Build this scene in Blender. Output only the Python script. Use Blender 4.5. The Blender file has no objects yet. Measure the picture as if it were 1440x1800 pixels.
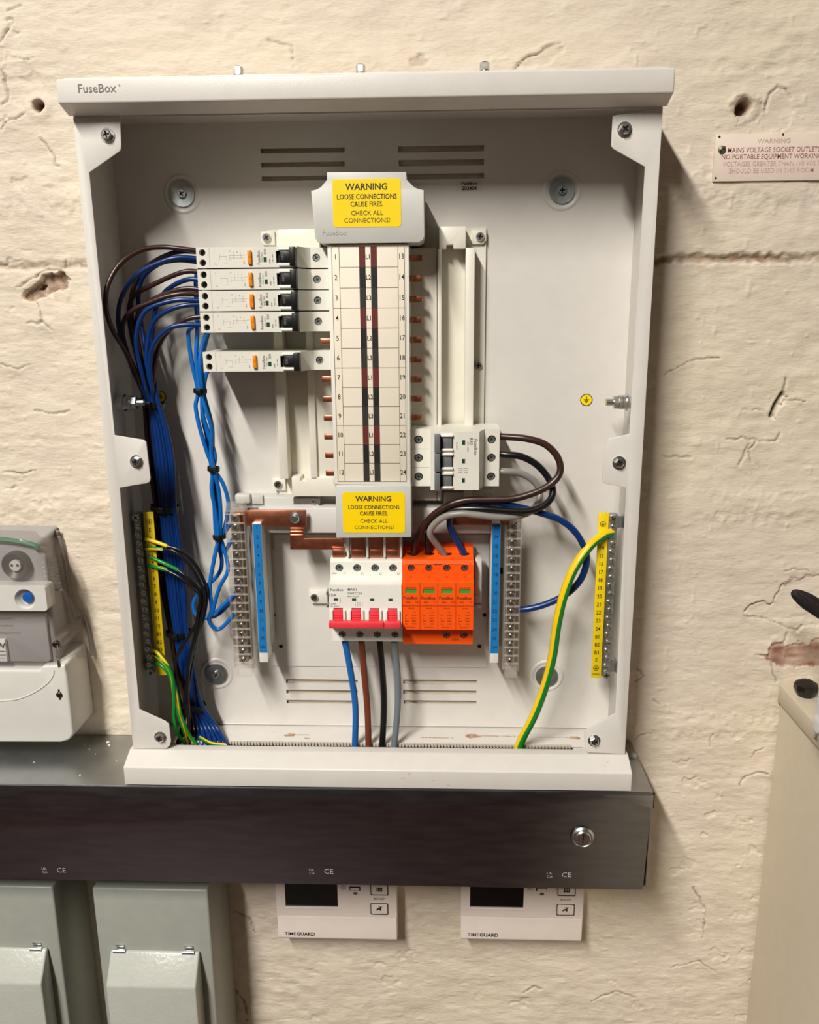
import bpy, bmesh, math, random
import numpy as np
from mathutils import Matrix, Vector
random.seed(7); np.random.seed(7)
scn = bpy.context.scene
COL = scn.collection

# ---------------------------------------------------------------- camera
CAM = Vector((.06517, -.85588, .39287)); YAW, PITCH, ROLL, FPX = -.03805, .24009, -.00803, 1476.67
fw = Vector((math.sin(YAW)*math.cos(PITCH), math.cos(YAW)*math.cos(PITCH), -math.sin(PITCH)))
rt = fw.cross(Vector((0, 0, 1))).normalized(); up = rt.cross(fw)
RT = rt*math.cos(ROLL)+up*math.sin(ROLL); UP = -rt*math.sin(ROLL)+up*math.cos(ROLL)
cd = bpy.data.cameras.new('camera'); cam = bpy.data.objects.new('camera', cd); COL.objects.link(cam)
cd.sensor_fit = 'VERTICAL'; cd.sensor_height = 36.0; cd.lens = FPX/1800*36.0; cd.clip_start = .01
m = Matrix((RT, UP, -fw)).transposed().to_4x4(); m.translation = CAM; cam.matrix_world = m
scn.camera = cam

# ---------------------------------------------------------------- light
scn.view_settings.view_transform = 'Standard'; scn.view_settings.look = 'None'
scn.view_settings.gamma = 1.0; scn.view_settings.use_curve_mapping = False
scn.view_settings.exposure = 0.0
w = bpy.data.worlds.new('world'); scn.world = w; w.use_nodes = True
w.node_tree.nodes['Background'].inputs[0].default_value = (1.0, .91, .84, 1)
w.node_tree.nodes['Background'].inputs[1].default_value = .045
def area(name, loc, sx, sy, power, col):
    l = bpy.data.lights.new(name, 'AREA'); l.shape = 'RECTANGLE'; l.size = sx; l.size_y = sy
    l.energy = power; l.color = col
    o = bpy.data.objects.new(name, l); COL.objects.link(o); o.location = loc
    return o
tube = area('tube_light', (-.98, -2.56, 2.42), .14, 2.0, 242, (1.0, .955, .885))

# ---------------------------------------------------------------- pixel -> place
def ray(u, v):
    return (RT*((u-720)/FPX) + UP*(-(v-900)/FPX) + fw)
def U(u, v, y):
    d = ray(u, v); return CAM + d*((y-CAM.y)/d.y)
def UZ(u, v, z):
    d = ray(u, v); return CAM + d*((z-CAM.z)/d.z)
def X(u, v, y): return U(u, v, y).x
def Z(u, v, y): return U(u, v, y).z

# ---------------------------------------------------------------- materials
def lin(c): return tuple(((x/255)/12.92 if x <= 10 else (((x/255)+.055)/1.055)**2.4) for x in c)
MATS = {}
def mat(name, c, rough=.5, metal=0., var=.05, scale=60., bump=0., bscale=400., alpha=1., trans=0., spec=.5, stretch=None, rvar=0.):
    if name in MATS: return MATS[name]
    M = bpy.data.materials.new(name); M.use_nodes = True; nt = M.node_tree; b = nt.nodes['Principled BSDF']
    L = lin(c)
    tc = nt.nodes.new('ShaderNodeTexCoord'); n = nt.nodes.new('ShaderNodeTexNoise')
    n.inputs['Scale'].default_value = scale; n.inputs['Detail'].default_value = 3
    src = tc.outputs['Object']
    if stretch:
        mp = nt.nodes.new('ShaderNodeMapping'); mp.inputs['Scale'].default_value = stretch
        nt.links.new(src, mp.inputs[0]); src = mp.outputs[0]
    nt.links.new(src, n.inputs['Vector'])
    r = nt.nodes.new('ShaderNodeValToRGB'); r.color_ramp.elements[0].position = .3; r.color_ramp.elements[1].position = .7
    r.color_ramp.elements[0].color = tuple(max(0, x*(1-var)) for x in L)+(1,)
    r.color_ramp.elements[1].color = tuple(min(1, x*(1+var)) for x in L)+(1,)
    nt.links.new(n.outputs['Fac'], r.inputs[0]); nt.links.new(r.outputs[0], b.inputs['Base Color'])
    b.inputs['Roughness'].default_value = rough; b.inputs['Metallic'].default_value = metal
    b.inputs['Specular IOR Level'].default_value = spec
    if rvar:
        mr = nt.nodes.new('ShaderNodeMapRange'); mr.inputs[3].default_value = rough-rvar; mr.inputs[4].default_value = rough+rvar
        nt.links.new(n.outputs['Fac'], mr.inputs[0]); nt.links.new(mr.outputs[0], b.inputs['Roughness'])
    if alpha < 1: b.inputs['Alpha'].default_value = alpha
    if trans: b.inputs['Transmission Weight'].default_value = trans
    if bump:
        n2 = nt.nodes.new('ShaderNodeTexNoise'); n2.inputs['Scale'].default_value = bscale; n2.inputs['Detail'].default_value = 2
        nt.links.new(src, n2.inputs['Vector'])
        bp = nt.nodes.new('ShaderNodeBump'); bp.inputs['Strength'].default_value = bump; bp.inputs['Distance'].default_value = .0006
        nt.links.new(n2.outputs['Fac'], bp.inputs['Height']); nt.links.new(bp.outputs[0], b.inputs['Normal'])
    MATS[name] = M; return M
WHITE = mat('white_powder_coat', (214, 210, 203), .38, var=.02, bump=.12, bscale=900)
CREAMP = mat('pan_plastic', (226, 222, 208), .4, var=.02)
DEV = mat('device_plastic', (222, 220, 208), .45, var=.03)
DEVW = mat('device_white_plastic', (232, 231, 222), .4, var=.02)
SHROUD = mat('grey_shroud_plastic', (199, 199, 192), .45, var=.02)
CARD = mat('label_card', (233, 224, 205), .6, var=.02)
YEL = mat('yellow_label', (250, 214, 0), .4, var=.02)
YEL2 = mat('yellow_plastic', (238, 205, 10), .4, var=.04)
INK = mat('black_print', (38, 34, 26), .6, var=.05)
INKG = mat('grey_print', (110, 108, 104), .6, var=.05)
INKL = mat('faint_print', (176, 174, 164), .6, var=.05)
INKO = mat('dark_print_on_orange', (110, 28, 8), .6, var=.05)
INKR = mat('faded_red_print', (150, 92, 84), .7, var=.25, scale=300)
EMB = mat('embossed_grey', (184, 184, 178), .45)
BLACK = mat('black_plastic', (16, 16, 16), .38, var=.1)
HOLE = mat('dark_hole', (14, 13, 11), .7, var=.1)
GREEN = mat('green_flag', (6, 66, 40), .4)
GREENW = mat('green_window', (70, 150, 60), .35)
RED = mat('red_plastic', (228, 60, 70), .38, var=.03)
ORANGE = mat('orange_plastic', (250, 88, 12), .38, var=.03)
ORANGEB = mat('orange_button', (240, 140, 24), .38, var=.03)
BAND1 = mat('brown_band', (98, 29, 22), .6)
BAND2 = mat('black_band', (13, 12, 11), .6)
BAND3 = mat('grey_band', (40, 37, 32), .6)
COPPER = mat('copper', (208, 134, 102), .36, 1., var=.12, scale=90, rvar=.06)
ZINC = mat('zinc_steel', (214, 216, 214), .28, 1., var=.15, scale=200)
ZINCD = mat('dull_zinc', (172, 178, 178), .40, 1., var=.15, scale=200)
BRASS = mat('nickel_brass', (206, 198, 176), .30, 1., var=.2, scale=220)
GALV = mat('galvanised_steel', (172, 174, 174), .42, 1., var=.10, scale=26, stretch=(1, 1, 6), rvar=.07, bump=.05, bscale=120)
GALVL = mat('rolled_galvanised_lid', (128, 128, 132), .30, 1., var=.10, scale=26, stretch=(1, 1, 6), rvar=.06, bump=.05, bscale=120)
GREYB = mat('grey_box_paint', (152, 155, 146), .38, var=.03, bump=.25, bscale=500)
METERB = mat('meter_plastic', (206, 205, 198), .42, var=.02, bump=.1, bscale=900)
METERG = mat('meter_grey', (158, 155, 154), .5, var=.03)
CLEAR = mat('clear_plastic', (214, 206, 198), .10, var=.03, alpha=.22)
SMOKE = mat('smoky_clear_plastic', (150, 141, 136), .14, var=.03, alpha=.24)
RIM = mat('cover_rim_plastic', (142, 132, 126), .2, var=.03, alpha=.62)
BLUEL = mat('blue_label', (20, 116, 184), .45, var=.05)
BLUEC = mat('blue_button', (8, 88, 170), .4)
PLATE = mat('painted_plate', (222, 206, 192), .6, var=.04)
CAB = mat('cabinet_cream', (208, 197, 176), .45, var=.02)
TGW = mat('programmer_white', (232, 220, 210), .4, var=.02)
SCREEN = mat('lcd_dark', (10, 12, 10), .15, var=.1)
RUST = mat('worn_brown', (178, 144, 118), .8, var=.4, scale=300)
WBRO = mat('wire_brown', (54, 31, 26), .32, var=.05)
WBLU = mat('wire_blue', (5, 46, 106), .32, var=.05)
WLBL = mat('wire_light_blue', (8, 100, 180), .32, var=.05)
WTBL = mat('tail_blue', (22, 96, 168), .35, var=.05)
WTBR = mat('tail_brown', (112, 52, 34), .35, var=.05)
WBLK = mat('wire_black', (18, 18, 18), .3, var=.05)
WGRY = mat('wire_grey', (138, 134, 128), .32, var=.05)
WTGR = mat('tail_grey', (112, 120, 126), .35, var=.05)
WYEL = mat('wire_yellow', (236, 196, 20), .32, var=.05)
WGRN = mat('wire_green', (12, 128, 40), .32, var=.05)

# ---------------------------------------------------------------- mesh helpers
def BM(): return bmesh.new()
def bx(bm, x0, x1, y0, y1, z0, z1, bev=0., seg=2, mi=0):
    x0, x1 = min(x0, x1), max(x0, x1); y0, y1 = min(y0, y1), max(y0, y1); z0, z1 = min(z0, z1), max(z0, z1)
    vs = [bm.verts.new((x, y, z)) for x in (x0, x1) for y in (y0, y1) for z in (z0, z1)]
    fs = []
    for q in ((0, 1, 3, 2), (4, 6, 7, 5), (0, 4, 5, 1), (2, 3, 7, 6), (0, 2, 6, 4), (1, 5, 7, 3)):
        f = bm.faces.new([vs[i] for i in q]); f.material_index = mi; fs.append(f)
    if bev:
        es = list({e for f in fs for e in f.edges})
        r = bmesh.ops.bevel(bm, geom=es, offset=bev, segments=seg, affect='EDGES', profile=.5, clamp_overlap=True)
        for f in r['faces']: f.material_index = mi
    return vs
def prism(bm, pts, axis, lo, hi, bev=0., seg=2, mi=0, front_only=False):
    """polygon in the two axes left, extruded along axis from lo to hi"""
    def P(p, h):
        return {'y': (p[0], h, p[1]), 'x': (h, p[0], p[1]), 'z': (p[0], p[1], h)}[axis]
    a = [bm.verts.new(P(p, lo)) for p in pts]; b = [bm.verts.new(P(p, hi)) for p in pts]
    n = len(pts); fs = []
    fa = bm.faces.new(a); fb = bm.faces.new(list(reversed(b))); fs += [fa, fb]
    for i in range(n): fs.append(bm.faces.new((a[(i+1) % n], a[i], b[i], b[(i+1) % n])))
    for f in fs: f.material_index = mi
    bmesh.ops.recalc_face_normals(bm, faces=fs)
    if bev:
        es = list(fa.edges) if front_only else list({e for f in fs for e in f.edges})
        r = bmesh.ops.bevel(bm, geom=es, offset=bev, segments=seg, affect='EDGES', profile=.5, clamp_overlap=True)
        for f in r['faces']: f.material_index = mi
    return fs
AX = {'y': (Vector((1, 0, 0)), Vector((0, 0, 1)), Vector((0, -1, 0))),
      'x': (Vector((0, 1, 0)), Vector((0, 0, 1)), Vector((1, 0, 0))),
      'z': (Vector((1, 0, 0)), Vector((0, 1, 0)), Vector((0, 0, 1)))}
def lathe(bm, prof, c, axis='y', n=24, mi=0, ph=0.):
    """prof: (radius, height) pairs; height runs towards the viewer for axis y"""
    a, b, h = AX[axis]; c = Vector(c); rings = []
    for r, t in prof:
        if r < 1e-6: rings.append([bm.verts.new(c+h*t)])
        else: rings.append([bm.verts.new(c+h*t+a*(r*math.cos(ph+2*math.pi*i/n))+b*(r*math.sin(ph+2*math.pi*i/n))) for i in range(n)])
    fs = []
    for p, q in zip(rings, rings[1:]):
        for i in range(n):
            j = (i+1) % n
            if len(p) == 1 and len(q) == 1: continue
            if len(p) == 1: fs.append(bm.faces.new((p[0], q[j], q[i])))
            elif len(q) == 1: fs.append(bm.faces.new((p[i], p[j], q[0])))
            else: fs.append(bm.faces.new((p[i], p[j], q[j], q[i])))
    for f in fs: f.material_index = mi
    bmesh.ops.recalc_face_normals(bm, faces=fs)
    return fs
def circ(cx, cz, r, n=18): return [(cx+r*math.cos(2*math.pi*i/n), cz+r*math.sin(2*math.pi*i/n)) for i in range(n)]
def rect(x0, x1, z0, z1): return [(x0, z0), (x1, z0), (x1, z1), (x0, z1)]
def rrect(x0, x1, z0, z1, r, n=4):
    o = []
    for cx, cz, a0 in ((x1-r, z1-r, 0), (x0+r, z1-r, 90), (x0+r, z0+r, 180), (x1-r, z0+r, 270)):
        for i in range(n+1):
            a = math.radians(a0+90*i/n); o.append((cx+r*math.cos(a), cz+r*math.sin(a)))
    return o
def skin(bm, outer, holes, y, mi=0, wall=0, floor=0):
    """flat face at y with recessed pockets; holes: (loop, depth)"""
    es = []
    def loop(p):
        vs = [bm.verts.new((a, y, b)) for a, b in p]
        return vs, [bm.edges.new((vs[i], vs[(i+1) % len(vs)])) for i in range(len(vs))]
    ov, e = loop(outer); es += e; hl = []
    for p, d in holes:
        hv, e = loop(p); es += e; hl.append((hv, d))
    r = bmesh.ops.triangle_fill(bm, edges=es, use_beauty=True, use_dissolve=False)
    for f in r['geom']:
        if isinstance(f, bmesh.types.BMFace):
            f.material_index = mi; f.normal_update()
            if f.normal.y > 0: f.normal_flip()
    for hv, d in hl:
        bv = [bm.verts.new((v.co.x, v.co.y+d, v.co.z)) for v in hv]; n = len(hv); fs = []
        for i in range(n):
            f = bm.faces.new((hv[i], hv[(i+1) % n], bv[(i+1) % n], bv[i])); f.material_index = wall; fs.append(f)
        f = bm.faces.new(bv); f.material_index = floor; fs.append(f)
        c = Vector((sum(v.co.x for v in hv)/n, y+d*.3, sum(v.co.z for v in hv)/n))
        for f in fs:
            f.normal_update()
            if (c-f.calc_center_median()).dot(f.normal) < 0: f.normal_flip()
def drop_front(bm, fs, ys):
    """remove the prism faces facing the viewer at the given y levels, to be replaced by skins"""
    kill = []
    for f in fs:
        if not f.is_valid: continue
        f.normal_update()
        if f.normal.y < -.99 and any(abs(f.calc_center_median().y-y) < 1e-5 for y in ys): kill.append(f)
    bmesh.ops.delete(bm, geom=kill, context='FACES_ONLY')
def plate(bm, x0, x1, z0, z1, holes, y0, y1, mi=0):
    """sheet in the wall plane with rectangular openings cut right through"""
    xs = sorted({x0, x1} | {h[0] for h in holes} | {h[1] for h in holes}); zs = sorted({z0, z1} | {h[2] for h in holes} | {h[3] for h in holes})
    def solid(i, k):
        if i < 0 or k < 0 or i >= len(xs)-1 or k >= len(zs)-1: return False
        cx, cz = (xs[i]+xs[i+1])/2, (zs[k]+zs[k+1])/2
        return not any(h[0] < cx < h[1] and h[2] < cz < h[3] for h in holes)
    def q(*p):
        f = bm.faces.new([bm.verts.new(c) for c in p]); f.material_index = mi
    for i in range(len(xs)-1):
        for k in range(len(zs)-1):
            if not solid(i, k): continue
            a, b, c, d = xs[i], xs[i+1], zs[k], zs[k+1]
            q((a, y0, c), (b, y0, c), (b, y0, d), (a, y0, d)); q((a, y1, c), (a, y1, d), (b, y1, d), (b, y1, c))
            if not solid(i-1, k): q((a, y0, c), (a, y0, d), (a, y1, d), (a, y1, c))
            if not solid(i+1, k): q((b, y0, c), (b, y1, c), (b, y1, d), (b, y0, d))
            if not solid(i, k-1): q((a, y0, c), (a, y1, c), (b, y1, c), (b, y0, c))
            if not solid(i, k+1): q((a, y0, d), (b, y0, d), (b, y1, d), (a, y1, d))
    bmesh.ops.remove_doubles(bm, verts=bm.verts, dist=1e-6)
_txt = {}
def txt(bm, s, x, y, z, size, align='C', rot=0., bold=0., sx=1., mi=0):
    """flat print facing the viewer, size = cap height"""
    key = (s, align, bold)
    if key not in _txt:
        c = bpy.data.curves.new('t', 'FONT'); c.body = s; c.size = 1.; c.resolution_u = 2; c.offset = bold
        c.align_x = {'C': 'CENTER', 'L': 'LEFT', 'R': 'RIGHT'}[align]; c.align_y = 'CENTER'
        o = bpy.data.objects.new('t', c); me = bpy.data.meshes.new_from_object(o)
        V = [v.co.copy() for v in me.vertices]; F = [tuple(p.vertices) for p in me.polygons]
        bpy.data.objects.remove(o); bpy.data.curves.remove(c); bpy.data.meshes.remove(me); _txt[key] = (V, F)
    V, F = _txt[key]; k = size/.70; ca, sa = math.cos(rot), math.sin(rot); vs = []
    for v in V:
        a, b = v.x*k*sx, v.y*k
        vs.append(bm.verts.new((x+a*ca-b*sa, y, z+a*sa+b*ca)))
    for f in F:
        try: bm.faces.new([vs[i] for i in f]).material_index = mi
        except ValueError: pass
def mesh(name, bm, mats, smooth=None):
    me = bpy.data.meshes.new(name); bm.normal_update(); bm.to_mesh(me); bm.free()
    for M in (mats if isinstance(mats, (list, tuple)) else [mats]): me.materials.append(M)
    if smooth is not None:
        me.polygons.foreach_set('use_smooth', [True]*len(me.polygons))
        me.set_sharp_from_angle(angle=math.radians(smooth))
    return me
def part(name, bm, mats, parent, smooth=35, label=None):
    me = bm if isinstance(bm, bpy.types.Mesh) else mesh(name, bm, mats, smooth)
    o = bpy.data.objects.new(name, me); COL.objects.link(o); o.parent = parent
    if parent is not None and parent.type == 'EMPTY': o.matrix_parent_inverse = Matrix.Translation(-parent.location)
    if label: o['label'] = label
    return o
def tag(o, label, cat, group=None):
    o['label'] = label; o['category'] = cat
    if group: o['group'] = group
    return o
def thing(name, loc, label, cat, group=None):
    o = bpy.data.objects.new(name, None); COL.objects.link(o); o.location = loc; o.empty_display_size = .01
    return tag(o, label, cat, group)
def solo(name, bm, mats, label, cat, group=None, smooth=35):
    return tag(part(name, bm, mats, None, smooth), label, cat, group)
def put(name, me, loc, parent, rot=None):
    """an instance of shared mesh data placed at loc, as a part"""
    o = bpy.data.objects.new(name, me); COL.objects.link(o); o.parent = parent
    if parent is not None and parent.type == 'EMPTY': o.matrix_parent_inverse = Matrix.Translation(-parent.location)
    o.location = loc
    if rot: o.rotation_euler = rot
    return o
def dup(root, dloc, label=None):
    r = root.copy(); COL.objects.link(r); r.location = root.location+Vector(dloc)
    if label: r['label'] = label
    for ch in list(root.children):
        c = ch.copy(); COL.objects.link(c); c.parent = r; c.matrix_parent_inverse = ch.matrix_parent_inverse.copy()
        for g in list(ch.children):
            d = g.copy(); COL.objects.link(d); d.parent = c; d.matrix_parent_inverse = g.matrix_parent_inverse.copy()
    return r

# shared hardware meshes, facing the viewer, seat at the origin
def cross_screw(name, r, h, M, washer=0., hexed=False, a0=.4, slot=False):
    bm = BM(); n = 6 if hexed else 20
    t0 = 0.
    if washer:
        lathe(bm, [(0, 0), (washer, 0), (washer, .0008), (0, .0008)], (0, 0, 0), n=24); t0 = .0008
    cr = r*.78 if hexed else r*.86
    nn = 24
    if hexed:
        lathe(bm, [(r, t0), (r, t0+h*.8), (cr, t0+h)], (0, 0, 0), n=6)
        rim = [(cr*math.cos(math.pi/3*i), cr*math.sin(math.pi/3*i)) for i in range(6)]
    else:
        lathe(bm, [(r, t0), (r, t0+h*.6), (cr, t0+h)], (0, 0, 0), n=nn)
        rim = [(cr*math.cos(2*math.pi*i/nn), cr*math.sin(2*math.pi*i/nn)) for i in range(nn)]
    b, l = r*.15, r*.62
    if slot: c = [(-r*.8, -r*.11), (r*.8, -r*.11), (r*.8, r*.11), (-r*.8, r*.11)]
    else: c = [(-l, -b), (-b, -b), (-b, -l), (b, -l), (b, -b), (l, -b), (l, b), (b, b), (b, l), (-b, l), (-b, b), (-l, b)]
    c = [(p[0]*math.cos(a0)-p[1]*math.sin(a0), p[0]*math.sin(a0)+p[1]*math.cos(a0)) for p in c]
    skin(bm, rim, [(c, h*.55)], -(t0+h), wall=0, floor=1)
    bmesh.ops.remove_doubles(bm, verts=bm.verts, dist=1e-6)
    return mesh(name, bm, [M, HOLE], 30)
SCR_DEV = cross_screw('terminal_screw', .0031, .0012, ZINCD)
SCR_PAN = cross_screw('pan_screw', .0042, .0028, ZINC, a0=.6)
SCR_TAB = cross_screw('cover_screw', .0047, .0036, ZINC, washer=.0062, hexed=True, a0=.2)
SCR_BAR = cross_screw('bar_screw', .0031, .0022, ZINC, a0=.8, slot=True)
SCR_SM = cross_screw('small_screw', .0026, .0014, ZINC, a0=.3)

# ---------------------------------------------------------------- levels (y towards the viewer is negative)
YB, FR, YN, YS, YL = -.004, -.0846, -.070, -.052, -.066
HW = .2511; ZT, ZB = .563, -.0615

# ================================================================ WALL
def vnoise(xx, zz, s, seed, ax=1., az=1.):
    rs = np.random.RandomState(seed); G = rs.rand(256, 256)
    a, b = xx*ax/s+37.3, zz*az/s+91.7
    i, j = np.floor(a).astype(int), np.floor(b).astype(int); fa, fb = a-i, b-j
    fa, fb = fa*fa*(3-2*fa), fb*fb*(3-2*fb); g = lambda p, q: G[p % 256, q % 256]
    return (g(i, j)*(1-fa)+g(i+1, j)*fa)*(1-fb)+(g(i, j+1)*(1-fa)+g(i+1, j+1)*fa)*fb
def W2(u, v):
    p = U(u, v, 0.); return (p.x, p.z)
def inpoly(xx, zz, poly):
    r = np.zeros(xx.shape, bool); n = len(poly)
    for i in range(n):
        (x1, z1), (x2, z2) = poly[i], poly[(i+1) % n]
        if z1 == z2: continue
        r ^= ((z1 > zz) != (z2 > zz)) & (xx < (x2-x1)*(zz-z1)/(z2-z1)+x1)
    return r
def segdist(xx, zz, pl):
    d = np.full(xx.shape, 9.)
    for (x1, z1), (x2, z2) in zip(pl, pl[1:]):
        L = (x2-x1)**2+(z2-z1)**2+1e-12
        t = np.clip(((xx-x1)*(x2-x1)+(zz-z1)*(z2-z1))/L, 0, 1)
        d = np.minimum(d, np.hypot(xx-x1-t*(x2-x1), zz-z1-t*(z2-z1)))
    return d
def build_wall():
    s = .00125
    xs = np.concatenate([np.arange(-2.41, -.53, .03), np.arange(-.53, -.235, s), np.arange(-.235, .24, .002), np.arange(.24, .58, s), np.arange(.58, 2.02, .03)])
    zs = np.concatenate([np.arange(-1.25, -.52, .03), np.arange(-.52, .70, s), np.arange(.70, 2.52, .03)])
    dd = lambda a: a[np.concatenate([[True], np.diff(a) > s*.6])]
    xs, zs = dd(xs), dd(zs)
    xx, zz = np.meshgrid(xs, zs)
    H = np.zeros(xx.shape)      # + towards the viewer
    H += (vnoise(xx, zz, .16, 1)-.5)*.0045+(vnoise(xx, zz, .05, 2, 1, 1.6)-.5)*.0018
    H += (vnoise(xx, zz, .02, 3, .7, 1.5)-.5)*.0011+(vnoise(xx, zz, .0085, 4, .6, 1.5)-.5)*.00065+(vnoise(xx, zz, .004, 5, .6, 1.4)-.5)*.00032
    # lumps and grit under the paint
    g = vnoise(xx, zz, .006, 6); H += np.clip(g-.86, 0, 1)*.006
    rough = np.clip(vnoise(xx, zz, .12, 7)*1.6-.6, 0, 1); H += (vnoise(xx, zz, .011, 8)-.5)*.0016*rough
    crack_shade_dirt = np.zeros(xx.shape); brown = np.zeros(xx.shape); pale = np.zeros(xx.shape); red = np.zeros(xx.shape)
    nx = (vnoise(xx, zz, .006, 11)-.5)*.005+(vnoise(xx, zz, .0025, 12)-.5)*.002; nz = (vnoise(xx, zz, .006, 13)-.5)*.005+(vnoise(xx, zz, .0025, 14)-.5)*.002
    # mortar courses, deep and crumbled here and there
    for v0, amt in ((455, 1.), (772, .22), (1085, .3), (1370, .3), (118, .2)):
        zc = W2(1300, v0)[1]; d = np.abs(zz-zc+nz*.8+(vnoise(xx, zz*0, .09, 20+v0)-.5)*.004)
        e = np.clip(vnoise(xx, zz, .05, 21+v0, 1, .4)*1.7-.35, .62 if amt > .5 else .12, 1)*amt
        k = np.clip(1-d/.0055, 0, 1)**.8*e
        H -= k*.0042; brown = np.maximum(brown, np.clip(k*2.0-.45, 0, 1)*(.45+.55*vnoise(xx, zz, .005, 22+v0)) if amt > .5 else brown)
    for v0, a, b in ((1275, 1100, 1420), (890, 1180, 1440), (330, 0, 140)):
        zc = W2(1300, v0)[1]; H += np.exp(-((zz-zc+nz*3)/.012)**2)*.0016
    # flaked paint: a sheet of paint lost down to the coat below
    def flake(px, depth, br=0., rd=0., pl=0., jit=1.):
        P = [W2(*p) for p in px]; mk = inpoly(xx+nx*jit, zz+nz*jit, P); H[mk] -= depth
        if br: brown[mk] = np.maximum(brown[mk], br*(.45+.55*vnoise(xx, zz, .006, 31)[mk]))
        if rd: red[mk] = np.maximum(red[mk], rd*(.3+.7*vnoise(xx, zz, .009, 32, .5, 2)[mk]))
        if pl: pale[mk] = pl
    flake([(38, 512), (60, 497), (88, 478), (112, 480), (122, 492), (116, 508), (92, 512), (74, 524), (52, 532), (42, 524)], .006, br=1.)
    flake([(66, 500), (78, 498), (76, 510), (62, 508)], .006, br=1.)
    flake([(30, 130), (62, 128), (80, 160), (78, 180), (40, 190), (18, 176), (4, 150), (10, 90), (32, 100)], .0007, pl=.35)
    flake([(0, 60), (20, 45), (36, 60), (34, 104), (10, 110), (0, 112)], .0007, pl=.3)
    flake([(1345, 195), (1352, 165), (1368, 151), (1390, 168), (1396, 205), (1380, 228), (1345, 230), (1335, 215)], .0009, pl=.5)
    flake([(1284, 180), (1300, 168), (1325, 170), (1345, 182), (1336, 210), (1322, 222), (1300, 214), (1290, 200)], .0012, br=.25, jit=1.4)
    flake([(1346, 1150), (1358, 1138), (1382, 1132), (1440, 1126), (1460, 1126), (1460, 1172), (1420, 1170), (1390, 1172), (1362, 1162)], .0014, rd=1., jit=2.4)
    flake([(1312, 1076), (1324, 1060), (1344, 1057), (1354, 1066), (1366, 1050), (1376, 1030), (1392, 1020), (1450, 1010), (1450, 1098), (1412, 1104), (1402, 1112), (1370, 1098), (1330, 1086)], .0015)
    flake([(718, 104), (738, 94), (756, 104), (748, 118), (728, 122)], .0014, br=.35, jit=1.5)
    flake([(902, 118), (930, 96), (962, 84), (994, 78), (985, 95), (968, 112), (935, 122)], .0012, br=.15)
    flake([(1355, 735), (1366, 710), (1376, 690), (1382, 700), (1372, 722), (1360, 738)], .0032)
    flake([(1200, 1372), (1222, 1366), (1240, 1380), (1222, 1388), (1204, 1384)], .0014)
    for k in range(46):
        if k % 2: u, v = random.uniform(1170, 1330), random.uniform(1340, 1800)
        elif k % 4 == 0: u, v = random.uniform(420, 1300), random.uniform(1660, 1800)
        else: u, v = random.uniform(0, 90), random.uniform(40, 900)
        r = random.uniform(5, 15); a0 = random.random()*6
        flake([(u+r*random.uniform(.5, 1.5)*math.cos(a0+i), v+r*.7*random.uniform(.4, 1.3)*math.sin(a0+i)) for i in range(6)], random.uniform(.0006, .0014), jit=1.6)
    # cracks with lifted lips
    CR = [[(13, 16), (25, 12), (37, 8)], [(9, 36), (20, 33), (24, 40)], [(0, 72), (8, 60), (13, 52)], [(33, 102), (45, 107), (60, 103)],
          [(3, 122), (10, 140), (14, 165), (15, 180), (2, 186)], [(2, 228), (15, 212), (30, 207), (42, 200)], [(72, 245), (92, 272), (98, 292), (104, 293)],
          [(30, 505), (60, 488), (80, 475), (112, 472), (114, 458)], [(60, 530), (70, 545), (72, 565), (90, 580)], [(46, 568), (60, 567), (75, 568)],
          [(905, 118), (925, 100), (940, 95), (958, 84), (988, 74)], [(1345, 195), (1352, 164), (1368, 151), (1380, 158), (1392, 172)],
          [(1378, 664), (1380, 675), (1376, 692), (1364, 712), (1356, 732)], [(1306, 721), (1345, 721)], [(1378, 705), (1400, 703), (1416, 706)],
          [(1168, 656), (1190, 645), (1215, 632), (1265, 627)], [(1278, 772), (1315, 770), (1340, 776), (1366, 775), (1372, 762)], [(1328, 777), (1316, 790), (1320, 812)], [(1316, 780), (1298, 820)],
          [(1166, 803), (1215, 803)], [(1310, 1078), (1322, 1062), (1342, 1058), (1355, 1065), (1365, 1050), (1375, 1030), (1392, 1015), (1412, 1018)],
          [(1308, 1082), (1350, 1090), (1372, 1098), (1402, 1110), (1412, 1100)], [(1330, 1150), (1352, 1152), (1356, 1138), (1378, 1132), (1383, 1112)], [(1352, 1154), (1357, 1172), (1366, 1198)],
          [(1380, 1004), (1396, 1000), (1420, 1004)], [(1300, 1382), (1308, 1366), (1330, 1358), (1350, 1360)], [(1248, 1312), (1252, 1290)], [(1322, 1330), (1328, 1320), (1342, 1318)],
          [(1120, 1175), (1128, 1180), (1132, 1190), (1118, 1200)], [(1118, 1300), (1130, 1292), (1146, 1290)], [(1150, 1232), (1160, 1240)], [(920, 1745), (940, 1735), (950, 1740)],
          [(410, 1600), (440, 1612), (450, 1640)], [(412, 1740), (430, 1760), (436, 1800)], [(1040, 1760), (1080, 1740), (1120, 1752)], [(1220, 1560), (1240, 1600), (1236, 1650)], [(1180, 1700), (1230, 1690), (1260, 1710)],
          [(470, 70), (512, 82), (516, 118)], [(60, 720), (86, 728), (120, 724)], [(0, 640), (30, 650), (48, 640)], [(4, 830), (40, 834), (62, 826)]]
    for c in CR:
        d = segdist(xx+nx*.5, zz+nz*.5, [W2(*p) for p in c])
        wv = .0007+.0013*vnoise(xx, zz, .014, 41)**1.5
        k = np.clip(1-d/wv, 0, 1); H -= np.clip(k*1.6, 0, 1)*.0016; crack_shade_dirt = np.maximum(crack_shade_dirt, np.clip(k*1.3-.25, 0, 1)*(.25+.6*vnoise(xx, zz, .02, 42)))
        H += np.exp(-(d/.006)**2)*.0006
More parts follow.
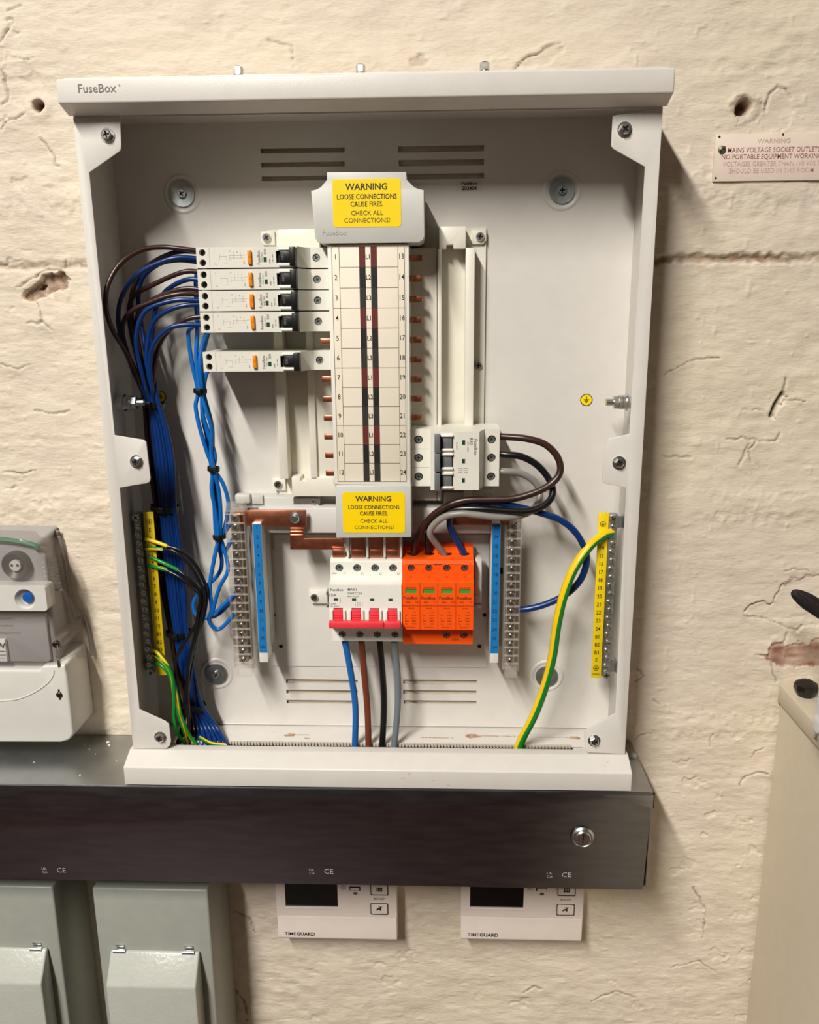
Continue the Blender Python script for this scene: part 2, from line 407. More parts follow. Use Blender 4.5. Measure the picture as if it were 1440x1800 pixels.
    d = segdist(xx, zz, [W2(1376, 692), W2(1364, 712), W2(1357, 731)]); H -= np.clip(1-d/.0035, 0, 1)*.006; crack_shade_dirt = np.maximum(crack_shade_dirt, np.clip(1-d/.0032, 0, 1))
    # drilled holes
    for (u, v, r) in ((69, 187, .0052), (1307, 189, .0066)):
        x, z = W2(u, v); d = np.hypot(xx-x+nx*.4, zz-z+nz*.4)
        H += np.exp(-((d-r*1.7)/.004)**2)*.0016
        H -= np.clip((r*1.15-d)/(r*.4), 0, 1)*.013; brown = np.maximum(brown, np.clip(1-(d-r*.75)/(r*.45), 0, 1)*(d < r*1.3))
        crack_shade_dirt = np.maximum(crack_shade_dirt, np.clip((r*.8-d)/(r*.25), 0, 1)*.85)
    H = np.clip(H, -.014, .0019)
    flat = (np.abs(xx) < .27) & (zz > -.09) & (zz < .585)
    H = np.where(flat, np.minimum(H, .0002), H)
    nz_, nx_ = xx.shape
    co = np.stack([xx, -H, zz], -1).reshape(-1, 3).astype(np.float32)
    idx = np.arange(nz_*nx_).reshape(nz_, nx_)
    q = np.stack([idx[:-1, :-1], idx[:-1, 1:], idx[1:, 1:], idx[1:, :-1]], -1).reshape(-1, 4)
    me = bpy.data.meshes.new('wall_back'); me.vertices.add(len(co)); me.vertices.foreach_set('co', co.ravel())
    me.loops.add(q.size); me.loops.foreach_set('vertex_index', q.ravel().astype(np.int32))
    me.polygons.add(len(q)); me.polygons.foreach_set('loop_start', np.arange(0, q.size, 4, dtype=np.int32))
    me.polygons.foreach_set('use_smooth', np.ones(len(q), bool)); me.update(calc_edges=True)
    for nm, a in (('crack_shade_dirt', crack_shade_dirt), ('brown', brown), ('pale', pale), ('red', red)):
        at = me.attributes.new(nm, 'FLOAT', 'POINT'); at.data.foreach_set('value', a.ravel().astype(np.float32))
    M = bpy.data.materials.new('painted_brick'); M.use_nodes = True; nt = M.node_tree; N = nt.nodes; b = N['Principled BSDF']; lk = nt.links.new
    tc = N.new('ShaderNodeTexCoord')
    def noise(sc, det=4, st=None):
        n = N.new('ShaderNodeTexNoise'); n.inputs['Scale'].default_value = sc; n.inputs['Detail'].default_value = det
        if st:
            mp = N.new('ShaderNodeMapping'); mp.inputs['Scale'].default_value = st; lk(tc.outputs['Object'], mp.inputs[0]); lk(mp.outputs[0], n.inputs[0])
        else: lk(tc.outputs['Object'], n.inputs[0])
        return n.outputs['Fac']
    def mix(fac, a, bb):
        x = N.new('ShaderNodeMix'); x.data_type = 'RGBA'
        if isinstance(fac, float): x.inputs[0].default_value = fac
        else: lk(fac, x.inputs[0])
        for s_, c_ in ((x.inputs[6], a), (x.inputs[7], bb)):
            if isinstance(c_, tuple): s_.default_value = c_+(1,)
            else: lk(c_, s_)
        return x.outputs[2]
    def ramp(f, lo, hi):
        r = N.new('ShaderNodeMapRange'); r.inputs[1].default_value = lo; r.inputs[2].default_value = hi; lk(f, r.inputs[0]); return r.outputs[0]
    def attr(n):
        a = N.new('ShaderNodeAttribute'); a.attribute_name = n; return a.outputs['Fac']
    c1 = mix(ramp(noise(5, 3), .35, .65), lin((220, 208, 186)), lin((217, 204, 188)))
    c1 = mix(ramp(noise(22, 4, (1, 1, 2.2)), .45, .8), c1, lin((210, 195, 177)))
    c1 = mix(ramp(noise(160, 3), .62, .85), c1, lin((200, 185, 168)))
    c1 = mix(attr('pale'), c1, lin((214, 198, 184)))
    c1 = mix(attr('brown'), c1, mix(ramp(noise(140, 3), .35, .7), lin((96, 66, 48)), lin((166, 130, 106))))
    c1 = mix(attr('red'), c1, mix(ramp(noise(90, 3), .35, .7), lin((132, 72, 56)), lin((188, 140, 118))))
    c1 = mix(attr('crack_shade_dirt'), c1, lin((62, 48, 36)))  # crack lines darkened: mostly shade put into the colour, with some grime
    lk(c1, b.inputs['Base Color']); b.inputs['Roughness'].default_value = .62; b.inputs['Specular IOR Level'].default_value = .3
    bp = N.new('ShaderNodeBump'); bp.inputs['Strength'].default_value = .55; bp.inputs['Distance'].default_value = .0009
    ad = N.new('ShaderNodeMath'); ad.operation = 'ADD'; lk(noise(330, 4, (.55, 1, 1.5)), ad.inputs[0]); lk(noise(120, 3, (.5, 1, 1.8)), ad.inputs[1])
    lk(ad.outputs[0], bp.inputs['Height']); lk(bp.outputs[0], b.inputs['Normal'])
    me.materials.append(M)
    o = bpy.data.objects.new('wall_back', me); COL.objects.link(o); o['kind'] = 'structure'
build_wall()
# floor of the plant room, below the picture
bm = BM(); bx(bm, -2.4, 2.0, -4.4, .0, -1.27, -1.25)
fl = part('floor', bm, mat('floor_paint', (58, 30, 25), .5, var=.25, scale=5), None); fl['kind'] = 'structure'

RWM = mat('room_paint', (64, 59, 53), .7, var=.06, scale=4)
for nm, a in (('ceiling', (-2.42, 2.02, -4.42, .0, 2.50, 2.52)), ('wall_left', (-2.42, -2.40, -4.4, .0, -1.25, 2.50)), ('wall_right', (2.0, 2.02, -4.4, .0, -1.25, 2.50)), ('wall_front', (-2.4, 2.0, -4.42, -4.40, -1.25, 2.50))):
    bm = BM(); bx(bm, *a); o = part(nm, bm, RWM, None); o['kind'] = 'structure'
# ================================================================ DISTRIBUTION BOARD ENCLOSURE
enc = thing('distribution_board', (0, FR/2, -.0765), 'large white steel distribution board enclosure standing open on the metal trunking', 'fuse box')
bm = BM(); T = .0015
holes = []
for (u0, u1, v0, v1) in ((458, 606, 260, 269), (459, 606, 284.5, 293.5), (460, 606, 309, 317.5), (700, 851, 256, 267), (701, 851, 280.5, 291.5), (702, 851, 305, 315),
                         (503, 629, 1194.5, 1201.5), (503.5, 629, 1213, 1220), (504, 629, 1231, 1237.5), (709, 838, 1195, 1202.5), (709, 837.5, 1213.5, 1220.5), (710, 837.5, 1231.5, 1238)):
    a, b = U(u0, (v0+v1)/2, YB), U(u1, (v0+v1)/2, YB); uc = (u0+u1)/2
    holes.append((a.x, b.x, Z(uc, v1, YB), Z(uc, v0, YB)))
plate(bm, -HW+T, HW-T, ZB, ZT, holes, YB, YB+.0015)
# pressed dishes round the wall fixings
FIX = [U(321, 341, YB), U(988, 335, YB), U(381, 1184, YB), U(961, 1188, YB)]
for p in FIX:
    lathe(bm, [(.0185, .0001), (.0172, .0010), (.0158, .0010), (.0140, .0002)], (p.x, YB, p.z), n=32)
part('back_panel', bm, WHITE, enc)
for nm, s in (('side_panel', -1), ('side_panel', 1)):
    bm = BM(); bx(bm, s*HW, s*(HW-T), FR+.0006, -.0022, -.0765, ZT+.002, .0004); part(nm, bm, WHITE, enc)
bm = BM(); bx(bm, -HW+T, HW-T, FR+.001, -.0024, ZT, ZT+.0015, .0003)
bx(bm, -HW+T, HW-T, FR, FR+.0015, .5525, ZT, .0003)
part('top_panel', bm, WHITE, enc)
# floor of the box with its cable opening
bm = BM(); yo = UZ(700, 1309, ZB).y
bx(bm, -HW+T, HW-T, yo, -.0024, ZB-.0015, ZB, .0003); bx(bm, -HW+T, -.205, FR, yo, ZB-.0015, ZB, .0003); bx(bm, .205, HW-T, FR, yo, ZB-.0015, ZB, .0003)
bx(bm, -HW+T, HW-T, -.0056, YB, ZB+.0005, ZB+.0022, .0006)
for a, b in ((.118, .165), (-.16, -.118)): bx(bm, a, b, -.0205, -.0185, ZB, ZB+.0006, .0002)
part('bottom_panel', bm, WHITE, enc)
bm = BM()
for i in range(118):
    x = -.203+i*.00345; bx(bm, x, x+.0022, yo-.0022, yo, ZB-.0014, ZB+.0022, .0)
bx(bm, -.204, .204, yo-.0006, yo+.0016, ZB-.001, ZB+.0016, .0004)
g = part('grommet_strip', bm, mat('grommet', (196, 188, 174), .5), enc); g['kind'] = 'stuff'
bm = BM()
for (u0, v0, u1, v1, rr) in ((500, 1292, 520, 1292, .004), (818, 1294, 842, 1294, .0055), (1000, 1297, 1024, 1299, .004)):
    c = UZ((u0+u1)/2, v0, ZB+.0003); pts = []
    for i in range(14):
        a = 2*math.pi*i/14; q = rr*random.uniform(.7, 1.25); pts.append((c.x+1.5*q*math.cos(a), c.y+.75*q*math.sin(a)))
    prism(bm, pts, 'z', ZB+.0001, ZB+.0004)
for (ua, ub, v) in ((520, 545, 1292), (740, 800, 1297), (842, 930, 1294), (945, 1000, 1296), (535, 545, 1298)):
    a, b = UZ(ua, v, ZB), UZ(ub, v, ZB); n = 9; x = a.x
    for i in range(n):
        l = (b.x-a.x)/n*random.uniform(.5, 1.1); bx(bm, x, x+l, a.y-.0005*random.random(), a.y+.0008, ZB+.0001, ZB+.0003); x += (b.x-a.x)/n
sc_ = part('knockout_scuff', bm, RUST, enc, label='brown worn paint round the knockouts'); sc_['kind'] = 'stuff'
bm = BM()
for x0, x1, y in ((-.095, .055, -.046), (.055, .060, -.044), (.098, .215, -.047)): bx(bm, x0, x1, y-.0006, y+.0002, ZB, ZB+.0004)
part('knockout_groove', bm, mat('groove_shade', (150, 138, 122), .7), enc)
# front flanges with the screw lugs, cut from one sheet each side
def fl_pts(px): return [(X(u, v, FR), Z(u, v, FR)) for u, v in px]
zt, zb = .5530, -.0472
L = [(-HW, zt)]+fl_pts([(211, 205), (213, 255), (212, 264), (207, 268), (157, 303), (201.5, 765), (252, 773), (257, 777), (264.5, 841), (263, 847), (258, 849.5), (210.5, 857.5), (245, 1247), (291, 1268), (297, 1273), (300.5, 1303), (298, 1311), (292, 1316)])+[(-HW, zb)]
Rr = [(HW, zt)]+[(HW, zb)]+fl_pts([(1034, 1323), (1029, 1318), (1027, 1288), (1031, 1282), (1082, 1254), (1101, 857.5), (1063, 850), (1059, 846), (1061, 800), (1067, 775), (1071, 771), (1107, 763), (1134, 293), (1079, 262), (1074.5, 257), (1077, 206), (1078, 203)])
for nm, P in (('front_flange', L), ('front_flange', Rr)):
    bm = BM(); prism(bm, P, 'y', FR, FR+.0016, .0005, 2); part(nm, bm, WHITE, enc)
for i, (u, v) in enumerate(((188, 237), (239, 812), (281, 1297), (1099, 227), (1089, 814), (1045, 1303))):
    p = U(u, v, FR-.002); put('cover_screw', SCR_TAB, (p.x, FR, p.z), enc, (0, .3*i, 0))
# overhanging hood
YC = -.105; z0, z1, hx = .5585, .5785, .2545
bm = BM(); prism(bm, [(YC, z1), (-.0022, z1+.0005), (-.0022, ZT+.002), (FR+.0006, ZT+.002), (FR-.0003, zt+.0002), (YC+.004, z0), (YC, z0+.001)], 'x', -hx, hx, .0016, 3)
hood = part('hood', bm, WHITE, enc)
bm = BM(); bx(bm, -.2505, .2505, -.098, -.0022, z1+.0006, z1+.0022, .0006); part('hood_plate', bm, WHITE, hood)
bm = BM(); p = U(170, 156, YC); txt(bm, 'FuseBox', p.x, YC-.0002, p.z, .0066, bold=.006, sx=1.0); txt(bm, '°', p.x+.0193, YC-.0002, p.z+.0005, .004)
part('lettering', bm, INKG, hood, None)
for u in (419, 634, 852):
    yq = -.088; p = U(u, 119, yq); bm = BM()
    lathe(bm, [(0, 0), (.0046, 0), (.0046, .0024), (0, .0024)], (p.x, yq, z1+.0018), 'z', 20)
    lathe(bm, [(.0040, .0024), (.0040, .0080), (.0032, .0090), (0, .0090)], (p.x, yq, z1+.0018), 'z', 6)
    part('hood_bolt', bm, ZINC, enc)
# bottom tray
bm = BM(); prism(bm, [(YC, -.0570), (YC+.001, -.056), (FR-.0004, zb-.0006), (FR+.010, zb-.0006), (FR+.010, -.0762), (YC, -.0762)], 'x', -hx, hx, .0014, 3)
tr = part('bottom_tray', bm, WHITE, enc)
bm = BM()
for u, v in ((718, 1360), (705, 1368), (760, 1372), (1060, 1345), (1068, 1340), (786, 1380)):
    p = U(u, v, YC-.0002); bx(bm, p.x, p.x+random.uniform(.001, .004), YC-.0003, YC-.0001, p.z, p.z+.0003)
sc_ = part('scuff_mark', bm, RUST, tr); sc_['kind'] = 'stuff'
# wall fixings
WSH = BM(); lathe(WSH, [(0, .0004), (.0118, .0004), (.0122, .0012), (.0118, .0020), (.0036, .0014), (0, .0014)], (0, 0, 0), n=36); WSH = mesh('fixing_washer', WSH, ZINCD, 30)
for i, p in enumerate(FIX):
    wq = put('fixing_washer', WSH, (p.x, YB, p.z), enc); put('screw', SCR_PAN, (0, -.0014, 0), wq, (0, .5*i, 0))
# earth studs on both sides
def stud(s, u, v):
    p = U(u, v, -.05); xw = s*(HW-T); zc = p.z; y = -.05
    bm = BM()
    def ring(d0, d1, r, n=24):
        a, b = sorted((xw-s*d0, xw-s*d1)); lathe(bm, [(0, 0), (r, 0), (r, b-a), (0, b-a)], (a, y, zc), 'x', n)
    ring(0, .0075, .0065, 6); ring(.0075, .0090, .0085); ring(.0090, .0096, .0075); ring(.0096, .0125, .0068); ring(.0128, .0158, .0068); ring(.0160, .0205, .0064, 6); ring(.0, .0275, .0034)
    bm2 = part('earth_stud', bm, ZINC, enc, label='zinc earth stud with nuts and washers')
stud(1, 1080, 707); stud(-1, 240, 708)
def esym(bm, x, y, z, k, mi):
    bx(bm, x-.0004*k, x+.0004*k, y-.0001, y, z, z+.003*k, mi=mi)
    for i, wd in enumerate((.0026, .0017, .0008)): bx(bm, x-wd*k, x+wd*k, y-.0001, y, z-.0012*i*k-.0004*k, z-.0012*i*k+.0004*k, mi=mi)
for u, v in ((1031, 703), (282, 697)):
    p = U(u, v, YB); bm = BM(); lathe(bm, [(0, .0003), (.0061, .0003), (.0061, 0)], (p.x, YB, p.z), n=32, mi=1)
    lathe(bm, [(0, .0004), (.0053, .0004), (.0053, .0002)], (p.x, YB, p.z), n=32); esym(bm, p.x, YB-.0004, p.z+.0002, 1.05, 1)
    part('earth_sticker', bm, [YEL, INK], enc)
p = U(825, 327, YB); bm = BM(); bx(bm, p.x-.0125, p.x+.0125, YB-.0002, YB, p.z-.0048, p.z+.0048); st = part('serial_sticker', bm, mat('sticker', (206, 200, 194), .5), enc)
bm = BM(); txt(bm, 'FuseBox', p.x, YB-.0004, p.z+.0023, .0028, bold=.02, sx=1.1); txt(bm, '202404', p.x, YB-.0004, p.z-.0022, .0033, bold=.03); part('lettering', bm, INK, st, None)

# ================================================================ BUSBAR PAN
pan = thing('busbar_pan', (.0, -.007, .24), 'off-white moulded pan with side rails carrying the busbars', 'mounting pan')
YP = -.0075
bm = BM()
x0, x1 = X(470, 420, YP), X(855, 420, YP); zt2, zb2 = Z(660, 402, YP), Z(660, 872, YP)
bx(bm, x0, x1, YB-.0002, YP, zb2, zt2, .0005); part('base_plate', bm, CREAMP, pan)
def pbox(nm, u0, u1, v0, v1, yf, yb=YP, bev=.0008, um=None, parent=pan, M=CREAMP):
    uc, vc = (u0+u1)/2, (v0+v1)/2; bm = BM()
    bx(bm, X(u0, vc, yf), X(u1, vc, yf), yf, yb, Z(uc, v1, yf), Z(uc, v0, yf), bev); return part(nm, bm, M, parent)
# right side: end block with a notch, channel and rails
yr = -.028
bm = BM(); a, b = X(772, 420, yr), X(819, 420, yr); zt_, zb_ = Z(795, 398, yr), Z(795, 437, yr); n0, n1 = X(785, 433, yr), X(797, 433, yr); zn = Z(795, 430, yr)
prism(bm, [(a, zt_), (a, zb_), (n0, zb_), (n0, zn), (n1, zn), (n1, zb_), (b, zb_), (b, zt_)], 'y', yr, YP, .0006); part('end_block', bm, CREAMP, pan)
zlow = Z(800, 880, yr)
bm = BM(); bx(bm, X(769, 437, yr), X(776.5, 437, yr), yr, YP, zlow, zb_, .0006); part('rail', bm, CREAMP, pan)
bm = BM(); bx(bm, X(819, 440, yr), X(835, 440, yr), yr, YP, zlow, zb_+.0008, .0006); part('rail', bm, CREAMP, pan)
# left side, the same mirrored
bm = BM(); a, b = X(489, 420, yr), X(562, 420, yr); bx(bm, a, b, yr, YP, Z(520, 438, yr), Z(520, 403, yr), .0008); part('end_block', bm, CREAMP, pan)
zb3 = Z(520, 842, yr)
bm = BM(); bx(bm, X(484, 660, yr), X(499.5, 660, yr), yr, YP, zb3, Z(480, 436, yr), .0006); part('rail', bm, CREAMP, pan)
bm = BM(); bx(bm, X(541, 690, yr), X(553, 690, yr), yr, YP, zb3, Z(530, 436, yr), .0006); part('rail', bm, CREAMP, pan)
bm = BM(); a, b, n0, n1 = X(513, 850, yr), X(592, 850, yr), X(528, 850, yr), X(538.5, 850, yr); zt_, zb_, zn = Z(530, 839, yr), Z(530, 872.5, yr), Z(530, 845.5, yr)
prism(bm, [(a, zb_), (a, zt_), (n0, zt_), (n0, zn), (n1, zn), (n1, zt_), (b, zt_), (b, zb_)], 'y', yr, YP, .0006); part('end_block', bm, CREAMP, pan)
# insulating backs beside the copper fingers
bm = BM(); bx(bm, X(553, 700, -.024), X(592, 700, -.024), -.024, YP, Z(570, 842, -.024), Z(570, 436, -.024), .0006); part('insulator', bm, CREAMP, pan)
bm = BM(); bx(bm, X(718, 600, -.024), X(768, 600, -.024), -.024, YP, Z(740, 880, -.024), Z(740, 436, -.024), .0006); part('insulator', bm, CREAMP, pan)
for i, (u, v, sx) in enumerate(((469, 418, -1), (844, 416, 1), (489, 851, -1), (841, 643, 1))):
    p = U(u, v, YP-.003)
    if i != 3:
        bm = BM(); c = .006
        pts = [(p.x-c, p.z-c*.6), (p.x-c*.5, p.z-c*1.15), (p.x+c*1.3, p.z-c*1.15), (p.x+c*1.3, p.z+c), (p.x-c, p.z+c)]
        prism(bm, [(p.x+(q[0]-p.x)*-sx, q[1]) for q in pts] if sx > 0 else pts, 'y', YP-.003, YP+.003, .0005); part('fixing_lug', bm, CREAMP, pan)
    put('pan_screw', SCR_PAN, (p.x, YP-.003 if i != 3 else YP, p.z), pan, (0, .7*i, 0))
# cross rail below, with its slot and screw
yx = -.034
bm = BM(); a, b = X(455, 912, yx), X(868, 912, yx)
bx(bm, a, b, yx, -.014, Z(600, 937, yx), Z(600, 893, yx), .0008); part('cross_rail', bm, mat('rail_grey', (206, 204, 200), .4, var=.02), pan)
bm = BM(); bx(bm, X(415, 880, -.024), X(560, 880, -.024), -.024, YB, Z(500, 893, -.024), Z(500, 874, -.024), .0008); part('rail_bracket', bm, SHROUD, pan)
bm = BM(); bx(bm, X(412, 876, -.030), X(440, 876, -.030), -.030, -.020, Z(425, 886, -.030), Z(425, 869, -.030), .0025); bx(bm, X(443, 880, -.027), X(462, 880, -.027), -.027, -.020, Z(450, 886, -.027), Z(450, 872, -.027), .0006); part('rail_clip', bm, SHROUD, pan)
bm = BM(); bx(bm, X(516, 880, -.0245), X(563, 880, -.0245), -.0246, -.024, Z(540, 886, -.0245), Z(540, 874, -.0245)); part('slot', bm, mat('slot_shade', (84, 80, 74), .6), pan)
p = U(551, 882, -.025); put('pan_screw', SCR_SM, (p.x, -.0246, p.z), pan)
bm = BM(); bx(bm, X(780, 875, -.024), X(868, 875, -.024), -.024, YB, Z(820, 893, -.024), Z(820, 866, -.024), .0008); part('rail_bracket', bm, SHROUD, pan)
# device plate behind main switch and surge arrester
mp = thing('device_plate', (.03, -.008, .08), 'plain off-white mounting plate behind the main switch and surge protector', 'mounting plate')
ym = -.0050; bm = BM()
xa, xb, za, zc = X(470, 1050, ym), X(858, 1050, ym), Z(660, 1172, ym), Z(660, 940, ym)
hs = []
for (u0, u1, v0, v1) in ((474.5, 481, 942, 966), (836, 845, 972, 996)): hs.append((X(u0, v0, ym), X(u1, v0, ym), Z(660, v1, ym), Z(660, v0, ym)))
plate(bm, xa, xb, za, zc, hs, ym, YB-.0003); part('plate', bm, WHITE, mp)
for u, v in ((481, 1081), (494, 1136), (852, 1081), (843, 1136), (827, 1080)):
    bm = BM(); p = U(u, v, ym); lathe(bm, [(.0022, .0), (.0022, .0003), (.0016, .0003), (.0016, .0001), (0, .0001)], (p.x, ym, p.z), n=16, mi=0); part('hole_rim', bm, HOLE, mp)
bm = BM(); p = U(553, 1049, ym-.004); c = .0058
prism(bm, [(p.x-c, p.z-c*.7), (p.x-c*.5, p.z-c*1.35), (p.x+c*2.4, p.z-c*1.35), (p.x+c*2.4, p.z+c*1.2), (p.x-c, p.z+c*1.2)], 'y', ym-.004, ym, .0005); lug = part('rail_lug', bm, DEV, mp)
put('screw', SCR_PAN, (p.x, ym-.004, p.z), lug)
# DIN rail
bm = BM(); yd = -.022
for (v0, v1, f) in ((1040, 1046, yd), (1062, 1068, yd)):
    bx(bm, X(574, 1050, yd), X(846, 1050, yd), yd-.001, yd, Z(700, v1, yd), Z(700, v0, yd), .0002)
bx(bm, X(574, 1050, yd), X(846, 1050, yd), ym-.001, ym, Z(700, 1066, yd), Z(700, 1042, yd), .0002)
for v in (1042, 1066): bx(bm, X(574, 1050, yd), X(846, 1050, yd), yd, ym, Z(700, v, yd)-.0005, Z(700, v, yd)+.0005)
solo('din_rail', bm, ZINCD, 'metal rail holding the main switch and the orange surge protector', 'rail')

bm = BM(); ye_ = -.040; bx(bm, X(834, 1020, ye_), X(847, 1020, ye_), ye_, -.020, Z(840, 1060, ye_), Z(840, 984, ye_), .0010); bx(bm, X(834, 1020, ye_), X(845, 1020, ye_), ye_-.001, ye_, Z(840, 1050, ye_), Z(840, 1046, ye_), .0003)
solo('rail_end_stop', bm, SHROUD, 'light grey end stop clipped on the rail beside the orange surge protector', 'rail clip')
# ================================================================ BUSBAR COVER WITH CIRCUIT CARD
bus = thing('busbar_cover', (.0, YL, .34), 'tall white busbar cover with numbered circuit card, 1 to 24', 'busbar cover')
xl, xr = X(576, 460, YL), X(719, 460, YL); zt4, zb4 = Z(650, 429, YL), Z(650, 851, YL)
bm = BM(); bx(bm, xl, xr, YL, -.024, zb4, zt4, .0008); part('cover', bm, DEVW, bus)
ct, cb = Z(650, 433, YL), Z(650, 846.5, YL); rh = (ct-cb)/12
C0, C1, C2, C3 = X(583, 440, YL), X(596, 440, YL), X(699.5, 440, YL), X(711, 440, YL)
B = [X(631, 440, YL), X(642, 440, YL), X(651.5, 440, YL), X(662.5, 440, YL)]
bm = BM(); bx(bm, C0-.0012, C3+.0012, YL-.0004, YL, cb-.001, ct+.001, .0001); card = part('circuit_card', bm, CARD, bus)
bm = BM(); yk = YL-.0004; t = .00022
for x in (C0, C1, C2, C3): bx(bm, x-t, x+t, yk-.0001, yk, cb, ct)
for r in range(13):
    z = ct-rh*r
    full = r % 3 == 0
    bx(bm, C0 if full else C1, C3 if full else C2, yk-.0001, yk, z-t, z+t)
part('printed_line', bm, mat('line_print', (92, 80, 64), .6), card, None)
bm = BM()
for r in range(12):
    for q in (0, 2): bx(bm, B[q], B[q+1], yk-.00025, yk, ct-rh*(r+1), ct-rh*r, mi=r % 3)
part('phase_band', bm, [BAND1, BAND2, BAND3], card, None)
bm = BM()
for r in range(12):
    z = ct-rh*(r+.5)
    txt(bm, str(r+1), (C0+C1)/2, yk-.0002, z, .0046, bold=.004, sx=.85); txt(bm, str(r+13), (C2+C3)/2, yk-.0002, z, .0046, bold=.004, sx=.85)
    txt(bm, 'L%d' % (r % 3+1), (B[1]+B[2])/2, yk-.0004, z, .0042, bold=.004, sx=.8)
part('lettering', bm, INK, card, None)
# copper fingers
def fing(u0, u1, v, yf=-.046):
    a, b, z = X(u0, v, yf), X(u1, v, yf), Z((u0+u1)/2, v, yf)
    bm = BM(); bx(bm, a, b, yf, yf+.0025, z-.0029, z+.0029, .0009); part('copper_finger', bm, COPPER, bus)
for i, v in enumerate((453.5, 489.5, 526, 562.5, 597.5, 632, 667, 701, 734)): fing(716, 742.5-i*.05, v)
for u, v in ((562.5, 600), (565.5, 666.5), (567.5, 701.5), (569, 735), (570, 768), (571.5, 800.5), (572.5, 832)): fing(u, u+26, v)
# grey shrouds with the warning labels
def shroud(name, px, yf, yb, lab, label, tsize, emb=None):
    P = [(X(u, v, yf), Z(u, v, yf)) for u, v in px]; cx = sum(p[0] for p in P)/len(P); cz = min(p[1] for p in P)
    t = thing(name, (cx, yf, cz), label, 'shroud')
    bm = BM(); prism(bm, P, 'y', yf, yb, .0010, 2); part('moulding', bm, SHROUD, t)
    u0, u1, v0, v1 = lab; ul, vl = (u0+u1)/2, (v0+v1)/2
    a, b, c, d = X(u0, vl, yf), X(u1, vl, yf), Z(ul, v1, yf), Z(ul, v0, yf)
    bm = BM(); prism(bm, rrect(a, b, c, d, .0028), 'y', yf-.0003, yf); l = part('warning_label', bm, YEL, t)
    bm = BM(); h = d-c; m_ = (a+b)/2; ys = yf-.0005
    txt(bm, 'WARNING', m_, ys, d-h*.165, tsize*1.28, bold=.018); txt(bm, 'LOOSE CONNECTIONS', m_, ys, d-h*.37, tsize, bold=.012, sx=.84); txt(bm, 'CAUSE FIRES.', m_, ys, d-h*.525, tsize, bold=.012, sx=.84)
    txt(bm, 'CHECK ALL', m_, ys, d-h*.71, tsize*.92, bold=-.004, sx=1.0); txt(bm, 'CONNECTIONS!', m_, ys, d-h*.865, tsize*.92, bold=-.004, sx=1.0)
    part('lettering', bm, INK, l, None)
    if emb:
        p = U(*emb, yf); bm = BM(); txt(bm, 'FuseBox', p.x, yf-.0003, p.z, .0046, bold=.006); part('embossed_lettering', bm, EMB, t, None)
top_px = [(575, 303), (714, 302), (715, 316)]+[(715+30*(1-math.cos(a)), 304+30*math.sin(a)) for a in (.6, .9, 1.2, 1.5)]+[(745, 334), (746, 415), (743, 422), (735, 426), (566, 428), (558, 425), (554, 418), (547, 335), (549, 335)]+[(575-27*(1-math.cos(a)), 304+31*math.sin(a)) for a in (1.5, 1.2, .9, .6)]+[(575, 316)]
shroud('busbar_shroud', top_px, -.070, YP, (585, 705, 314.5, 399), 'grey T-shaped shroud with yellow warning label above the circuit card', .0042, (588, 409))
shroud('busbar_shroud', [(590, 854), (722.5, 853), (723.5, 944.5), (591, 946)], -.072, -.03, (602.5, 712, 865, 936.5), 'square grey shroud with yellow warning label below the circuit card', .0039)

